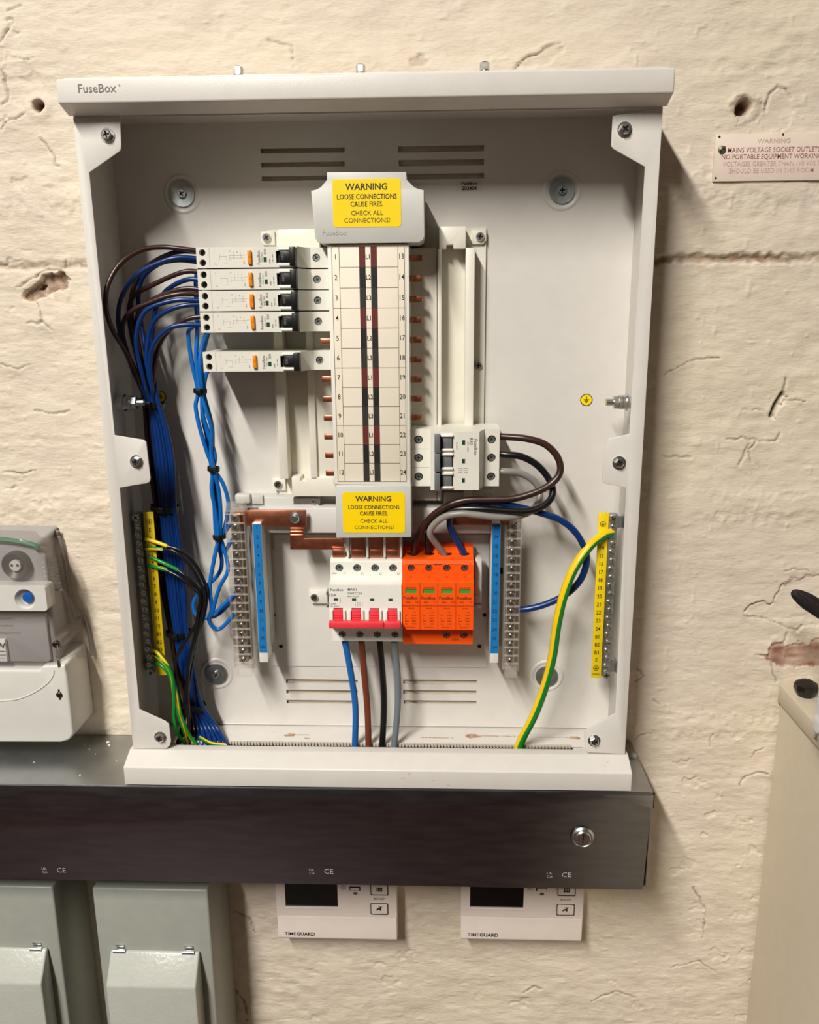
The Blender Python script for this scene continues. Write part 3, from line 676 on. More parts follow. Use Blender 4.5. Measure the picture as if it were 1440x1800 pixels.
# ================================================================ RCBOs
rc_v = [453, 491, 528, 565, None, 633]
ry = Z(556, 453, YS)
def make_rcbo():
    x0, x1 = X(345, 450, YN), X(577.5, 452, YS); zc = ry; h = .0090
    t = thing('rcbo', ((x0+x1)/2, -.03, zc), 'slim RCBO with orange test button, topmost in the stack of four', 'circuit breaker', 'row of RCBOs')
    xt = X(522, 450, YN); xs = X(546, 450, YS); xw0, xw1 = X(485, 450, YN), X(517, 450, YN)
    bm = BM(); ybk = -.014
    P = [(x0, ybk), (x0, YN), (xt, YN), (xs-.004, YS-.004), (xs, YS), (x1, YS), (x1, ybk)]
    fs = prism(bm, P, 'z', zc-h, zc+h); drop_front(bm, fs, [YN, YS])
    hx = X(355.5, 447, YN); hz = .0044
    skin(bm, rect(x0, xt, zc-h, zc+h), [(circ(hx, zc+hz, .0030), .006), (circ(hx, zc-hz, .0030), .006), (rect(xw0, xw1, zc-.0052, zc+.0052), .004)], YN, 0, 0, 1)
    sc = X(556, 452, YS)
    skin(bm, rect(xs, x1, zc-h, zc+h), [(circ(sc, zc, .0036), .003)], YS, 0, 0, 1)
    bmesh.ops.remove_doubles(bm, verts=bm.verts, dist=2e-6)
    part('body', bm, [DEV, HOLE], t, 30)
    put('terminal_screw', SCR_DEV, (sc, YS+.0026, zc), t)
    for s in (1, -1):
        bm = BM(); lathe(bm, [(0, 0), (.0026, 0), (.0026, .001), (0, .001)], (hx, YN+.0058, zc+s*hz), n=14); part('clamp_screw', bm, BLACK, t)
    bm = BM()
    for s in (-1, 1): bx(bm, xw0+.002, xw1+.001, YN-.0022, YN, zc+s*.0068-.0014, zc+s*.0068+.0014, .0010, 3)
    part('toggle_guard', bm, DEVW, t)
    bm = BM(); bx(bm, xw0+.0036, xw1, YN-.001, YN+.0038, zc-.005, zc+.005, .0006)
    bx(bm, xw1-.0030, xw1+.0026, YN-.0088, YN+.001, zc-.0083, zc+.0083, .0008)
    tg = part('toggle', bm, BLACK, t)
    bm = BM(); txt(bm, 'ON', xw0+.0062, YN-.0012, zc, .0022, rot=math.pi/2, bold=.02); part('lettering', bm, INKG, tg, None)
    bm = BM(); b = X(439, 449, YN); bx(bm, b-.0018, b+.0018, YN-.0026, YN, zc-.0061, zc+.0061, .0008); bx(bm, b-.0012, b+.0012, YN-.0029, YN-.002, zc-.0003, zc+.0057, .0003)
    part('test_button', bm, ORANGEB, t)
    bm = BM(); g = X(466, 454, YN); bx(bm, g-.0014, g+.0014, YN-.0002, YN, zc-.0042, zc-.0001); part('indicator', bm, GREEN, t)
    bm = BM(); s1 = X(368, 450, YN); bx(bm, s1-.0002, s1+.0002, YN-.0001, YN, zc-h+.0006, zc+h-.0006)
    # wiring diagram
    dx = X(386, 450, YN)
    for (a, b_, c, d) in ((0, .006, .001, .0013), (.006, .0063, -.003, .001), (.009, .022, .0015, .0018), (.009, .022, -.0006, -.0003), (.0125, .0128, -.0006, .005), (.019, .0193, -.0006, .005), (.0, .0003, -.002, .003), (.022, .025, .002, .0023), (.009, .0093, -.0025, .0018), (.003, .0075, -.0048, -.0045)):
        bx(bm, dx+a, dx+b_, YN-.0001, YN, zc+c, zc+d)
    for (u, z_, s_) in ((377, .0055, '1'), (378, -.0058, 'N'), (404, .0052, 'T'), (417, .0045, 'R')): txt(bm, s_, X(u, 450, YN), YN-.0002, zc+z_, .0016)
    part('wiring_diagram', bm, INKL, t, None)
    bm = BM(); txt(bm, 'FuseBox', X(455, 450, YN), YN-.0002, zc-.0004, .0025, rot=math.pi/2, bold=.006); txt(bm, 'RCBO 30mA', X(460.5, 450, YN), YN-.0002, zc, .0011, rot=math.pi/2)
    txt(bm, 'B20', X(466, 443, YN), YN-.0002, zc+.0048, .0021, rot=math.pi/2); txt(bm, '6000', X(474, 450, YN), YN-.0002, zc-.0035, .0013, rot=math.pi/2); txt(bm, '230V~50Hz', X(479.5, 450, YN), YN-.0002, zc-.001, .0010, rot=math.pi/2)
    txt(bm, 'TEST', X(429, 455, YN), YN-.0002, zc-.0045, .0010, rot=math.pi/2)
    part('lettering', bm, INKG, t, None)
    return t
rc = make_rcbo()
for i, v in enumerate(rc_v):
    if i == 0 or v is None: continue
    u = [555.5, 557, 559, 561, 0, 564][i]
    dup(rc, (0, 0, Z(u, v, YS)-ry), ['', 'slim RCBO with orange test button, second down in the stack of four', 'slim RCBO with orange test button, third down in the stack of four', 'slim RCBO with orange test button, lowest in the stack of four', '', 'lone slim RCBO with orange test button, below the empty way'][i])

# ================================================================ THREE-POLE BREAKER
def make_mcb():
    x0, x1 = X(723.5, 806, YS), X(878, 806, YS); z1_, z0_ = Z(790, 759, YN), Z(790, 861.5, YN)
    t = thing('three_pole_breaker', ((x0+x1)/2, -.03, z0_), 'wide three-pole breaker feeding the thick brown, black and grey wires', 'circuit breaker')
    n0, n1 = X(757, 806, YN), X(842.5, 806, YN); ybk = -.014; s0, s1 = X(758, 806, YS), X(851, 806, YS)
    bm = BM(); fs = prism(bm, [(x0, ybk), (x0, YS), (s0, YS), (n0, YN), (n1, YN), (s1, YS), (x1, YS), (x1, ybk)], 'z', z0_, z1_)
    drop_front(bm, fs, [YN, YS])
    zr = [Z(790, v, YN) for v in (781, 806.5, 834)]
    zr = [Z(735, v, YS) for v in (773, 805, 838)]
    lc, rcx = X(736, 806, YS), X(864, 806, YS)
    skin(bm, rect(x0, s0, z0_, z1_), [(circ(lc, z, .0042), .004) for z in zr], YS, 0, 0, 1)
    skin(bm, rect(s1, x1, z0_, z1_), [(circ(rcx, z, .0042), .004) for z in zr], YS, 0, 0, 1)
    w0, w1 = X(764, 806, YN), X(797, 806, YN)
    skin(bm, rect(n0, n1, z0_, z1_), [(rect(w0, w1, z-.0072, z+.0072), .004) for z in zr], YN, 0, 0, 2)
    bmesh.ops.remove_doubles(bm, verts=bm.verts, dist=2e-6)
    part('body', bm, [DEV, HOLE, mat('toggle_grey', (104, 108, 108), .45)], t, 30)
    for z in zr:
        put('terminal_screw', SCR_DEV, (lc, YS+.003, z), t, (0, z*90, 0)); put('terminal_screw', SCR_DEV, (rcx, YS+.003, z), t, (0, z*150, 0))
        bm = BM()
        for s in (-1, 1): bx(bm, X(775, 806, YN), w1, YN-.0026, YN+.001, z+s*.0068-.0013, z+s*.0068+.0013, .0010, 3)
        part('toggle_guard', bm, DEVW, t)
        bm = BM(); bx(bm, X(778, 806, YN), X(795, 806, YN), YN-.0006, YN+.004, z-.0055, z+.0055, .0012); bx(bm, w0, X(774, 806, YN), YN-.0085, YN+.002, z-.0086, z+.0086, .0008)
        part('toggle', bm, mat('toggle_grey', (104, 108, 108), .45), t)
        bm = BM(); g = X(815, 806, YN); bx(bm, g-.0014, g+.0014, YN-.0002, YN, z-.002, z+.0022); part('indicator', bm, GREEN, t)
    bm = BM(); R90 = -math.pi/2
    for z in (zr[0]+zr[1], zr[1]+zr[2]): bx(bm, x0, s0-.002, YS-.0001, YS, z/2-.0001, z/2+.0001)
    txt(bm, 'FuseBox', X(836, 790, YN), YN-.0002, zr[0]-.0042, .0032, rot=R90, bold=.012); txt(bm, 'B32', X(828, 780, YN), YN-.0002, zr[0]+.0012, .0030, rot=R90, bold=.012)
    txt(bm, '400V~ 6000A', X(822.5, 790, YN), YN-.0002, zr[0]-.004, .0013, rot=R90); txt(bm, 'IEC 60898', X(803, 790, YN), YN-.0002, zr[0]-.003, .0012, rot=R90)
    for k in range(3):
        zz = zr[1]-.0072-k*.0018
        for (a, b_, dz) in ((806, 812, 0), (811, 816, .0005), (816, 823, 0)): bx(bm, X(a, 806, YN), X(b_, 806, YN), YN-.0001, YN, zz+dz, zz+dz+.0003)
    part('lettering', bm, INKG, t, None)
make_mcb()

# ================================================================ MAIN SWITCH
def make_main():
    x0, x1 = X(578, 1050, YN), X(706, 1050, YN); w_ = (x1-x0)/4; xc = [x0+w_*(i+.5) for i in range(4)]
    zz = lambda v, y: Z(642, v, y)
    z_t, z_s = zz(985, YS), zz(1018, YS); zn0, zn1 = zz(1028.5, YN), zz(1101, YN); zb0, zb1 = zz(1104, YS), zz(1127, YS)
    t = thing('main_switch', ((x0+x1)/2, -.03, zb1), 'white four-pole 125A main switch with red handle bar', 'main switch')
    bm = BM(); ybk = -.016
    fs = prism(bm, [(ybk, z_t+.001), (YS+.006, z_t+.001), (YS, z_t-.002), (YS, z_s), (YN, zn0), (YN, zn1), (YS, zb0), (YS, zb1), (ybk, zb1)], 'x', x0, x1)
    drop_front(bm, fs, [YN, YS])
    sv = [zz(998.5, YS)]*4; bvz = zz(1115, YS)
    skin(bm, rect(x0, x1, z_s, z_t-.002), [(circ(x, sv[0], .0040), .003) for x in xc], YS, 0, 0, 1)
    skin(bm, rect(x0, x1, zb1, zb0), [(circ(x+.001, bvz, .0038), .003) for x in xc], YS, 0, 0, 1)
    tz0, tz1 = zz(1098, YN), zz(1069, YN)
    skin(bm, rect(x0, x1, zn1, zn0), [(rect(x-.0047, x+.0047, tz0, tz1), .004) for x in xc], YN, 0, 0, 2)
    bmesh.ops.remove_doubles(bm, verts=bm.verts, dist=2e-6)
    part('body', bm, [DEVW, HOLE, RED], t, 30)
    for i, x in enumerate(xc):
        put('terminal_screw', SCR_DEV, (x, YS+.0026, sv[0]), t, (0, i*.6, 0)); put('terminal_screw', SCR_DEV, (x+.001, YS+.0026, bvz), t, (0, i, 0))
        bm = BM()
        for s in (-1, 1): bx(bm, x+s*.0062-.0013, x+s*.0062+.0013, YN-.003, YN, zz(1098, YN), zz(1071, YN), .0011, 3)
        part('toggle_guard', bm, DEVW, t)
        bm = BM(); bx(bm, x-.0046, x+.0046, YN-.0015, YN+.0038, zz(1094, YN), zz(1071, YN), .0008)
        for v in (1079, 1083.5): bx(bm, x-.0043, x+.0043, YN-.0022, YN-.001, zz(v+1, YN), zz(v-1, YN), .0003)
        bx(bm, x-.0045, x+.0045, YN-.0075, YN-.001, zz(1098, YN), zz(1088, YN), .0008)
        part('toggle', bm, RED, t)
        bm = BM(); bx(bm, x-.0040, x+.0001, YN-.0002, YN, zz(1056, YN), zz(1052, YN)); part('indicator', bm, GREEN, t)
    bm = BM(); yh = YN-.0125
    for a, b_ in ((x0+.0006, x1-.0172), (x1-.0168, x1-.0006)): bx(bm, a, b_, yh, YN-.005, zz(1105.5, yh), zz(1094.5, yh), .0009)
    part('handle_bar', bm, RED, t)
    bm = BM(); y = YN-.0002
    txt(bm, 'FuseBox', X(592, 1037, YN), y, zz(1037, YN), .0026, bold=.012); txt(bm, '125A', X(584.5, 1046.5, YN), y, zz(1046.5, YN), .0024, bold=.008)
    txt(bm, 'MAIN', X(611, 1036, YN), y, zz(1036.5, YN), .0026, 'L', bold=.006); txt(bm, 'SWITCH', X(611, 1043, YN), y, zz(1043, YN), .0026, 'L', bold=.006); txt(bm, '400V~ AC22A', X(611, 1048.5, YN), y, zz(1048.5, YN), .0013, 'L', bold=.006)
    txt(bm, 'IT125M', X(584.5, 1062, YN), y, zz(1062, YN), .0017); txt(bm, 'IEC 60947-3', X(589, 1066, YN), y, zz(1066, YN), .0012)
    for i, s in enumerate(('N', 'L1', 'L2', 'L3')): txt(bm, s, xc[i]+.0052, YS-.0002, zz(1008, YS), .0019)
    txt(bm, '3Nm', xc[0]-.005, YS-.0002, zz(1008, YS), .0015)
    for k in range(4): bx(bm, X(624.5+k*4, 1060, YN), X(625.1+k*4, 1060, YN), y+.0001, YN, zz(1066, YN), zz(1058, YN))
    bx(bm, X(598, 1055, YN), X(598.6, 1055, YN), y+.0001, YN, zz(1060, YN), zz(1051, YN))
    part('lettering', bm, INKG, t, None)
make_main()

# ================================================================ SURGE PROTECTOR
def make_spd():
    YM = -.067; x0, x1 = X(707, 1050, YM), X(833, 1050, YM); w_ = (x1-x0)/4; xc = [x0+w_*(i+.5) for i in range(4)]
    zz = lambda v, y: Z(770, v, y); ysh = -.053
    zt_, zs_ = zz(984, ysh), zz(1020, ysh); zn0, zn1 = zz(1022, YM), zz(1106.5, YM); zb0, zb1 = zz(1107, ysh), zz(1132, ysh)
    t = thing('surge_protector', ((x0+x1)/2, -.03, zb1), 'bright orange surge protector with four green windows beside main switch', 'surge protector')
    bm = BM(); ybk = -.016; zk = zz(963, -.035); YT = -.057
    fs = prism(bm, [(ybk, zk+.0005), (-.032, zk), (-.040, zz(975, -.04)), (ysh, zt_), (YT, zt_-.004), (YT, zs_), (YM, zn0), (YM, zn1), (ysh, zb0), (ysh, zb1), (ybk, zb1)], 'x', x0, x1)
    drop_front(bm, fs, [ysh, YT])
    sz = zz(998.5, YT); bz = zz(1116.5, ysh)
    skin(bm, rect(x0, x1, zs_, zt_-.004), [(circ(x, sz, .0037), .003) for x in xc], YT, 0, 0, 1)
    skin(bm, rect(x0, x1, zb1, zb0), [(circ(x, bz, .0037), .003) for x in xc[2:]], ysh, 0, 0, 1)
    bmesh.ops.remove_doubles(bm, verts=bm.verts, dist=2e-6)
    part('base', bm, [ORANGE, HOLE], t, 30)
    for i, x in enumerate(xc):
        put('terminal_screw', SCR_DEV, (x, YT+.0026, sz), t, (0, i*.7, 0))
        if i > 1: put('terminal_screw', SCR_DEV, (x, ysh+.0026, bz), t, (0, i, 0))
        bm = BM(); lathe(bm, [(.0052, 0), (.0052, .0005), (0, .0005)], (x, -.0378, zz(971.5, -.036)), 'z', 16); part('wire_entry', bm, HOLE, t)
        bm = BM(); a, b_ = x-w_/2+.00025, x+w_/2-.00025
        gz0, gz1 = zz(1042.5, YM), zz(1034.5, YM)
        fs = prism(bm, [(YM+.002, zn1+.0003), (YM-.0012, zn1+.0003), (YM-.0012, zn0-.001), (YM+.002, zn0-.0001)], 'x', a, b_); drop_front(bm, fs, [YM-.0012])
        skin(bm, rect(a, b_, zn1+.0003, zn0-.001), [(rect(x-.0056, x+.0056, gz0, gz1), .0008)], YM-.0012, 0, 0, 1)
        bmesh.ops.remove_doubles(bm, verts=bm.verts, dist=2e-6)
        mod = part('plug_module', bm, [ORANGE, GREENW], t, 30)
        bm = BM(); y = YM-.0014; zq = lambda v: zz(v, YM)
        txt(bm, 'FuseBox', x-.0006, y, zq(1050.5), .0029, bold=.02); txt(bm, 'SPD4', x-.003, y, zq(1058), .0014, bold=.01); txt(bm, 'T2', x+.0058, y, zq(1057.5), .0022)
        txt(bm, 'SURGE PROTECTION', x, y, zq(1064.5), .0013, bold=.006, sx=.95); txt(bm, 'DEVICE', x, y, zq(1069), .0013, bold=.006)
        txt(bm, 'L-N' if i < 3 else 'N-PE', x+.003, y, zq(1076), .0013)
        for k, (s1, s2) in enumerate((('Uc', '275V~'), ('In', '20kA'), ('Imax', '40kA'), ('Up', '1.5kV'))):
            txt(bm, s1, x-.0062, y, zq(1081+k*5), .0014, 'L', bold=.006); txt(bm, s2, x+.0006, y, zq(1081+k*5), .0014, 'L', bold=.006)
        txt(bm, 'IEC 61643-11', x, y, zq(1102), .0012, bold=.006); txt(bm, 'REPLACE IF RED', x, y, zq(1032.3), .0010)
        part('lettering', bm, INKO, mod, None)
    bm = BM()
    for i, s in enumerate(('L1', 'L2', 'L3', 'N')): txt(bm, s, xc[i], YT-.0002, zz(1014, YT), .0019)
    txt(bm, '2.5Nm', (xc[1]+xc[2])/2, YT-.0002, zz(992, YT), .0018, bold=.01); txt(bm, '2.5Nm', (xc[2]+xc[3])/2, ysh-.0002, zz(1124, ysh), .0018, bold=.01)
    part('lettering', bm, INKO, t, None)
make_spd()

# ================================================================ COPPER LINKS
yk = -.044
nl = thing('neutral_link', (X(520, 912, yk), yk, Z(520, 967, yk)), 'bent copper link bar bolted across to the main switch neutral', 'copper bar')
P = [(X(u, v, yk), Z(u, v, yk)) for u, v in ((413, 897.5), (538, 897.5), (538, 926), (534, 926), (534, 946.5), (604, 946.5), (604, 967), (510, 966.5), (510, 926), (413, 924))]
bm = BM(); prism(bm, P, 'y', yk, yk+.004, .0008, 2); part('bar', bm, COPPER, nl)
bm = BM()
for v in (929, 934.5, 940.5):
    a, b = U(509.5, v, yk), U(533.5, v, yk); bx(bm, a.x, b.x, yk-.0008, yk+.001, a.z-.0011, a.z+.0011, .0009, 3)
part('bend_ridge', bm, COPPER, nl)
p = U(519, 911, yk-.002); bm = BM(); lathe(bm, [(0, 0), (.0062, 0), (.0062, .001), (.0045, .001), (.0045, .0042), (.0036, .005), (.0028, .005), (.0028, .0062), (0, .0062)], (p.x, yk, p.z), n=18); part('bolt', bm, ZINC, nl)
ykr = -.036
bm = BM(); bx(bm, X(795, 910, ykr), X(900, 910, ykr), ykr-.003, ykr, Z(850, 922, ykr), Z(850, 908, ykr), .0006); solo('neutral_link', bm, COPPER, 'copper link bar behind the looped wires above the right blue strip', 'copper bar')
for i, (a, b) in enumerate(((584, 606), (617, 641), (649, 672.5), (679, 703))):
    y = -.046; bm = BM(); bx(bm, X(a, 960, y), X(b, 960, y), y, y+.003, Z(640, 984, y), Z(640, 940 if i else 962, y), .0006)
    bx(bm, X(a, 960, y)+.0004, X(b, 960, y)-.0004, y-.0008, y+.001, Z(640, 978, y), Z(640, 966, y), .0007)
    solo('copper_busbar_tail', bm, COPPER, 'flat copper tail dropping into the main switch, %s' % ('at the N terminal', 'at terminal L1', 'at terminal L2', 'at terminal L3')[i], 'copper bar')
for i, u in enumerate((611.5, 645.5, 676, 705)):
    y = -.050; bm = BM(); x = X(u, 960, y); bx(bm, x-.0012, x+.0012, y, y+.012, Z(640, 980, y), Z(640, 940, y), .0005)
    solo('phase_barrier', bm, DEVW, 'thin white barrier strip %s' % ('between the N and L1 copper tails', 'between the L1 and L2 copper tails', 'between the L2 and L3 copper tails', 'beside the surge protector')[i], 'barrier')

# ================================================================ NEUTRAL AND EARTH BARS
def neutral_bar(side, ub0, ub1, vb0, vb1, us0, us1, vs0, vs1, first, label):
    yf = -.052; vm = (vb0+vb1)/2
    x0, x1 = X(ub0, vm, yf), X(ub1, vm, yf); z0_, z1_ = Z((ub0+ub1)/2, vb1, yf), Z((ub0+ub1)/2, vb0, yf)
    t = thing('neutral_bar', ((x0+x1)/2, -.03, z0_), label, 'terminal bar')
    xm = (x0+x1)/2; hw = (x1-x0)/2
    bm = BM(); bx(bm, xm-hw*.52, xm+hw*.45, yf+.004, yf+.013, z0_+.012, z1_-.004, .0008); part('brass_bar', bm, BRASS, t)
    n = 17
    for i in range(n):
        z = z1_-.008-i*(z1_-z0_-.022)/(n-1); put('terminal_screw', SCR_BAR, (xm-hw*.05, yf+.004, z), t, (0, i*.9, 0))
    bm = BM(); wl = .0009
    bx(bm, x0, x0+wl, yf, yf+.016, z0_+.006, z1_, .0003); bx(bm, x1-wl, x1, yf, yf+.016, z0_+.006, z1_, .0003)
    bx(bm, x0, x1, yf+.0155, yf+.0165, z0_, z1_, .0003)
    for i in range(n+1):
        z = z1_-.003-i*(z1_-z0_-.016)/n; bx(bm, x0+wl, x1-wl, yf-.0006, yf+.0034, z-.0006, z+.0006, .0003)
    part('clear_cover', bm, CLEAR, t, label='clear ribbed plastic cover')
    bm = BM(); bx(bm, x0+.0006, x1-.0002, yf-.001, yf+.014, z1_-.001, z1_+.008, .0012); part('end_cap', bm, CLEAR, t)
    bm = BM(); bx(bm, x0+.002, x1-.001, yf, yf+.012, z0_-.003, z0_+.010, .0018); part('end_cap', bm, CLEAR, t)
    # back leg
    s = 1 if side < 0 else -1
    xa = x1 if side < 0 else x0
    ys = -.050; vm = (vs0+vs1)/2; sa, sb = X(us0, vm, ys), X(us1, vm, ys); za, zb_ = Z((us0+us1)/2, vs1, ys), Z((us0+us1)/2, vs0, ys)
    bm = BM(); bx(bm, min(xa, sa, sb), max(xa, sb, sa), -.030, YB-.004, za-.001, z1_-.004, .0006)
    bx(bm, xm-hw*.6, xm+hw*.6, yf+.0166, -.028, z0_+.01, z1_-.01, .0006); part('bracket', bm, mat('bracket_grey', (178, 174, 168), .45), t)
    bm = BM(); bx(bm, sa+.0006, sb-.0006, ys+.001, -.028, za-.0105, zb_+.001, .0004); part('label_holder', bm, DEVW, t)
    bm = BM(); bx(bm, sa, sb, ys, ys+.0012, za-.0110, zb_+.001, .0005); lh = part('label_strip', bm, DEVW, t)
    bm = BM(); bx(bm, sa+.0004, sb-.0004, ys-.0003, ys, za, zb_); bl = part('blue_label', bm, BLUEL, lh)
    bm = BM(); names = [str(first+i) for i in range(12)]+['N', '25N']; n = len(names)
    for i, s_ in enumerate(names):
        txt(bm, s_, (sa+sb)/2, ys-.0005, zb_-(zb_-za)*(i+.35)/n, .0036 if len(s_) < 3 else .0026, bold=.008, sx=.9)
    part('lettering', bm, mat('dark_blue_print', (14, 44, 84), .6), bl, None)
    z7 = zb_-(zb_-za)*.40; bm = BM(); xh = sa-.002 if side < 0 else sb+.002
    bx(bm, xh-.0025, xh+.0025, -.0315, -.029, z7-.003, z7+.003); part('clip_hole', bm, HOLE, t)
neutral_bar(-1, 403, 437, 899, 1186, 449.5, 465, 921, 1147, 1, 'clear neutral bar with blue strip numbered 1 to 12 beside the light blue wires')
neutral_bar(1, 886.5, 915, 912, 1188, 863, 878.5, 921, 1148, 13, 'clear neutral bar with blue strip numbered 13 to 24 where the single blue cable lands')

def earth_bar(side, label, names, px_strip, px_bar, v0, v1, skip=()):
    yf = -.044; vm = (v0+v1)/2; um = (px_strip[0]+px_strip[1])/2
    a, b = X(px_strip[0], vm, yf), X(px_strip[1], vm, yf); za, zb_ = Z(um, v1, yf), Z(um, v0, yf)
    t = thing('earth_bar', ((a+b)/2, -.03, za), label, 'terminal bar')
    bm = BM(); bx(bm, a, b, yf, yf+.0015, za, zb_, .0005); 
    xe = b if side > 0 else a
    bx(bm, xe-.001, xe+.001, yf, yf+.008, za, zb_, .0004)
    ls = part('label_strip', bm, YEL2, t)
    bm = BM()
    for i, (s_, v) in enumerate(names):
        z = Z(um, v, yf)
        if s_ == '@':
            esym(bm, (a+b)/2, yf-.0002, z, .62, 0); 
            for k in range(20):
                q = 2*math.pi*k/20; bx(bm, (a+b)/2+.0026*math.cos(q)-.0003, (a+b)/2+.0026*math.cos(q)+.0003, yf-.0002, yf-.0001, z+.0026*math.sin(q)-.0003, z+.0026*math.sin(q)+.0003)
        else: txt(bm, s_, (a+b)/2, yf-.0002, z, .0040 if len(s_) < 3 else .0024, bold=.012, sx=.85)
    part('lettering', bm, INK, ls, None)
    c, d = X(px_bar[0], vm, yf), X(px_bar[1], vm, yf); xm = (c+d)/2
    bm = BM(); bx(bm, c+.0004, d-.0004, yf+.002, yf+.011, za+.001, zb_-.002, .0006); part('metal_bar', bm, ZINCD, t)
    n = 20
    for i in range(n):
        z = zb_-.006-i*(zb_-za-.009)/(n-1)
        put('terminal_screw', SCR_BAR if 0 < i < n-1 else SCR_PAN, (xm+(.0009 if i % 2 else -.0005), yf+.002, z), t, (0, i*1.1, 0))
    xw = side*(HW-T)
    for z in (za+.008, zb_-.012):
        bm = BM()
        bx(bm, min(xm, xw), max(xm, xw), yf+.011, yf+.0135, z-.006, z+.006, .0004); bx(bm, xw-.001 if side > 0 else xw, xw if side > 0 else xw+.001, yf+.008, yf+.022, z-.006, z+.006)
        part('bracket', bm, ZINCD, t)
nr = [('@', 921), ('13', 948)]+[(str(14+i), 963+14.25*i) for i in range(11)]+[('B1', 1119.5), ('B2', 1133.5), ('B3', 1147.5), ('E', 1160.5), ('@', 1174.5), ('23mm', 1185)]
earth_bar(1, 'earth bar with yellow strip numbered up to 24 and one thick green-yellow cable', nr, (1046, 1062), (1064, 1081), 902, 1192)
nlf = [('@', 917), ('E', 932)]+[(str(1+i), 947+14.0*i) for i in range(12)]+[('B1', 1115), ('B2', 1129), ('B3', 1142)]
earth_bar(-1, 'earth bar with yellow strip and several sleeved wires in the shaded side', nlf, (265.5, 281), (244.5, 258), 900, 1187)

# ================================================================ WIRES
def spline(pts, k=9):
    P = [Vector(p) for p in pts]; P = [P[0]*2-P[1]]+P+[P[-1]*2-P[-2]]; o = []
    for i in range(1, len(P)-2):
        a, b, c, d = P[i-1], P[i], P[i+1], P[i+2]
        for s in range(k):
            t = s/k; o.append(.5*((2*b)+(c-a)*t+(2*a-5*b+4*c-d)*t*t+(-a+3*b-3*c+d)*t*t*t))
    o.append(P[-2]); return o
def tube_bm(bm, pts, r, n=10, k=9, gy=False, twist=2.0, ph=0.):
    S = spline(pts, k); N = None; rings = []; acc = 0
    for i, p in enumerate(S):
        T = (S[min(i+1, len(S)-1)]-S[max(i-1, 0)]).normalized()
        if N is None: N = T.cross(Vector((0, 1, 0))); N = N.normalized() if N.length > .1 else T.cross(Vector((1, 0, 0))).normalized()
        N = (N-T*N.dot(T)).normalized(); Bv = T.cross(N)
        if i: acc += (p-S[i-1]).length*twist
        q = ph+(acc if gy else 0)
        rings.append([bm.verts.new(p+N*(r*math.cos(q+2*math.pi*j/n))+Bv*(r*math.sin(q+2*math.pi*j/n))) for j in range(n)])
    for a, b in zip(rings, rings[1:]):
        for j in range(n):
            f = bm.faces.new((a[j], a[(j+1) % n], b[(j+1) % n], b[j])); f.material_index = (1 if j >= n*.5 else 0) if gy else 0
    bm.faces.new(list(reversed(rings[0]))); bm.faces.new(rings[-1])
    bmesh.ops.recalc_face_normals(bm, faces=bm.faces)
def wire(name, px, r, M, label, group=None, gy=False, twist=2.0, ph=0., cat='wire', n=10):
    bm = BM(); tube_bm(bm, [U(*p) for p in px], r, n=n, gy=gy, twist=twist, ph=ph)
    return solo(name, bm, [WYEL, WGRN] if gy else M, label, cat, group, 60)
RW = .0023
# bundle trunk: offsets keep the wires side by side
def tail(k, y=-.029):
    """the shared run from the upper tie down to the cable entry; k picks the strand"""
    rs = random.Random(k); sl = {0: -6, 1: -3, 4: -5, 6: -.5, 7: -4, 10: 2, 2: -2.4, 3: 1, 5: 6, 8: -.8, 9: 4.4, 11: 2.7}[k]; dx = sl*2.25; dy = ((k*7) % 5-2)*.0012+(-.0042 if k in (2, 3, 5, 8, 9, 11) else .0026)
    A = [(266+dx*.9, 708, y+dy), (276+dx*1.35, 760, y+dy), (284+dx*1.5, 820, y+dy), (290+dx*1.25, 890, y+dy), (296+dx*1.5, 960, y+dy), (305+dx*1.4, 1040, y+dy), (314+dx*1.05, 1110, y+dy), (324+dx*1.1, 1170, y+dy), (340+dx*1.0, 1236, y+.004+dy)]
    e = 366+sl*5.6
    A += [((340+dx+e)/2+4, 1278, y+.002+dy), (e, 1312, -.046+dy), (e+4, 1345, -.048+dy)]
    return A
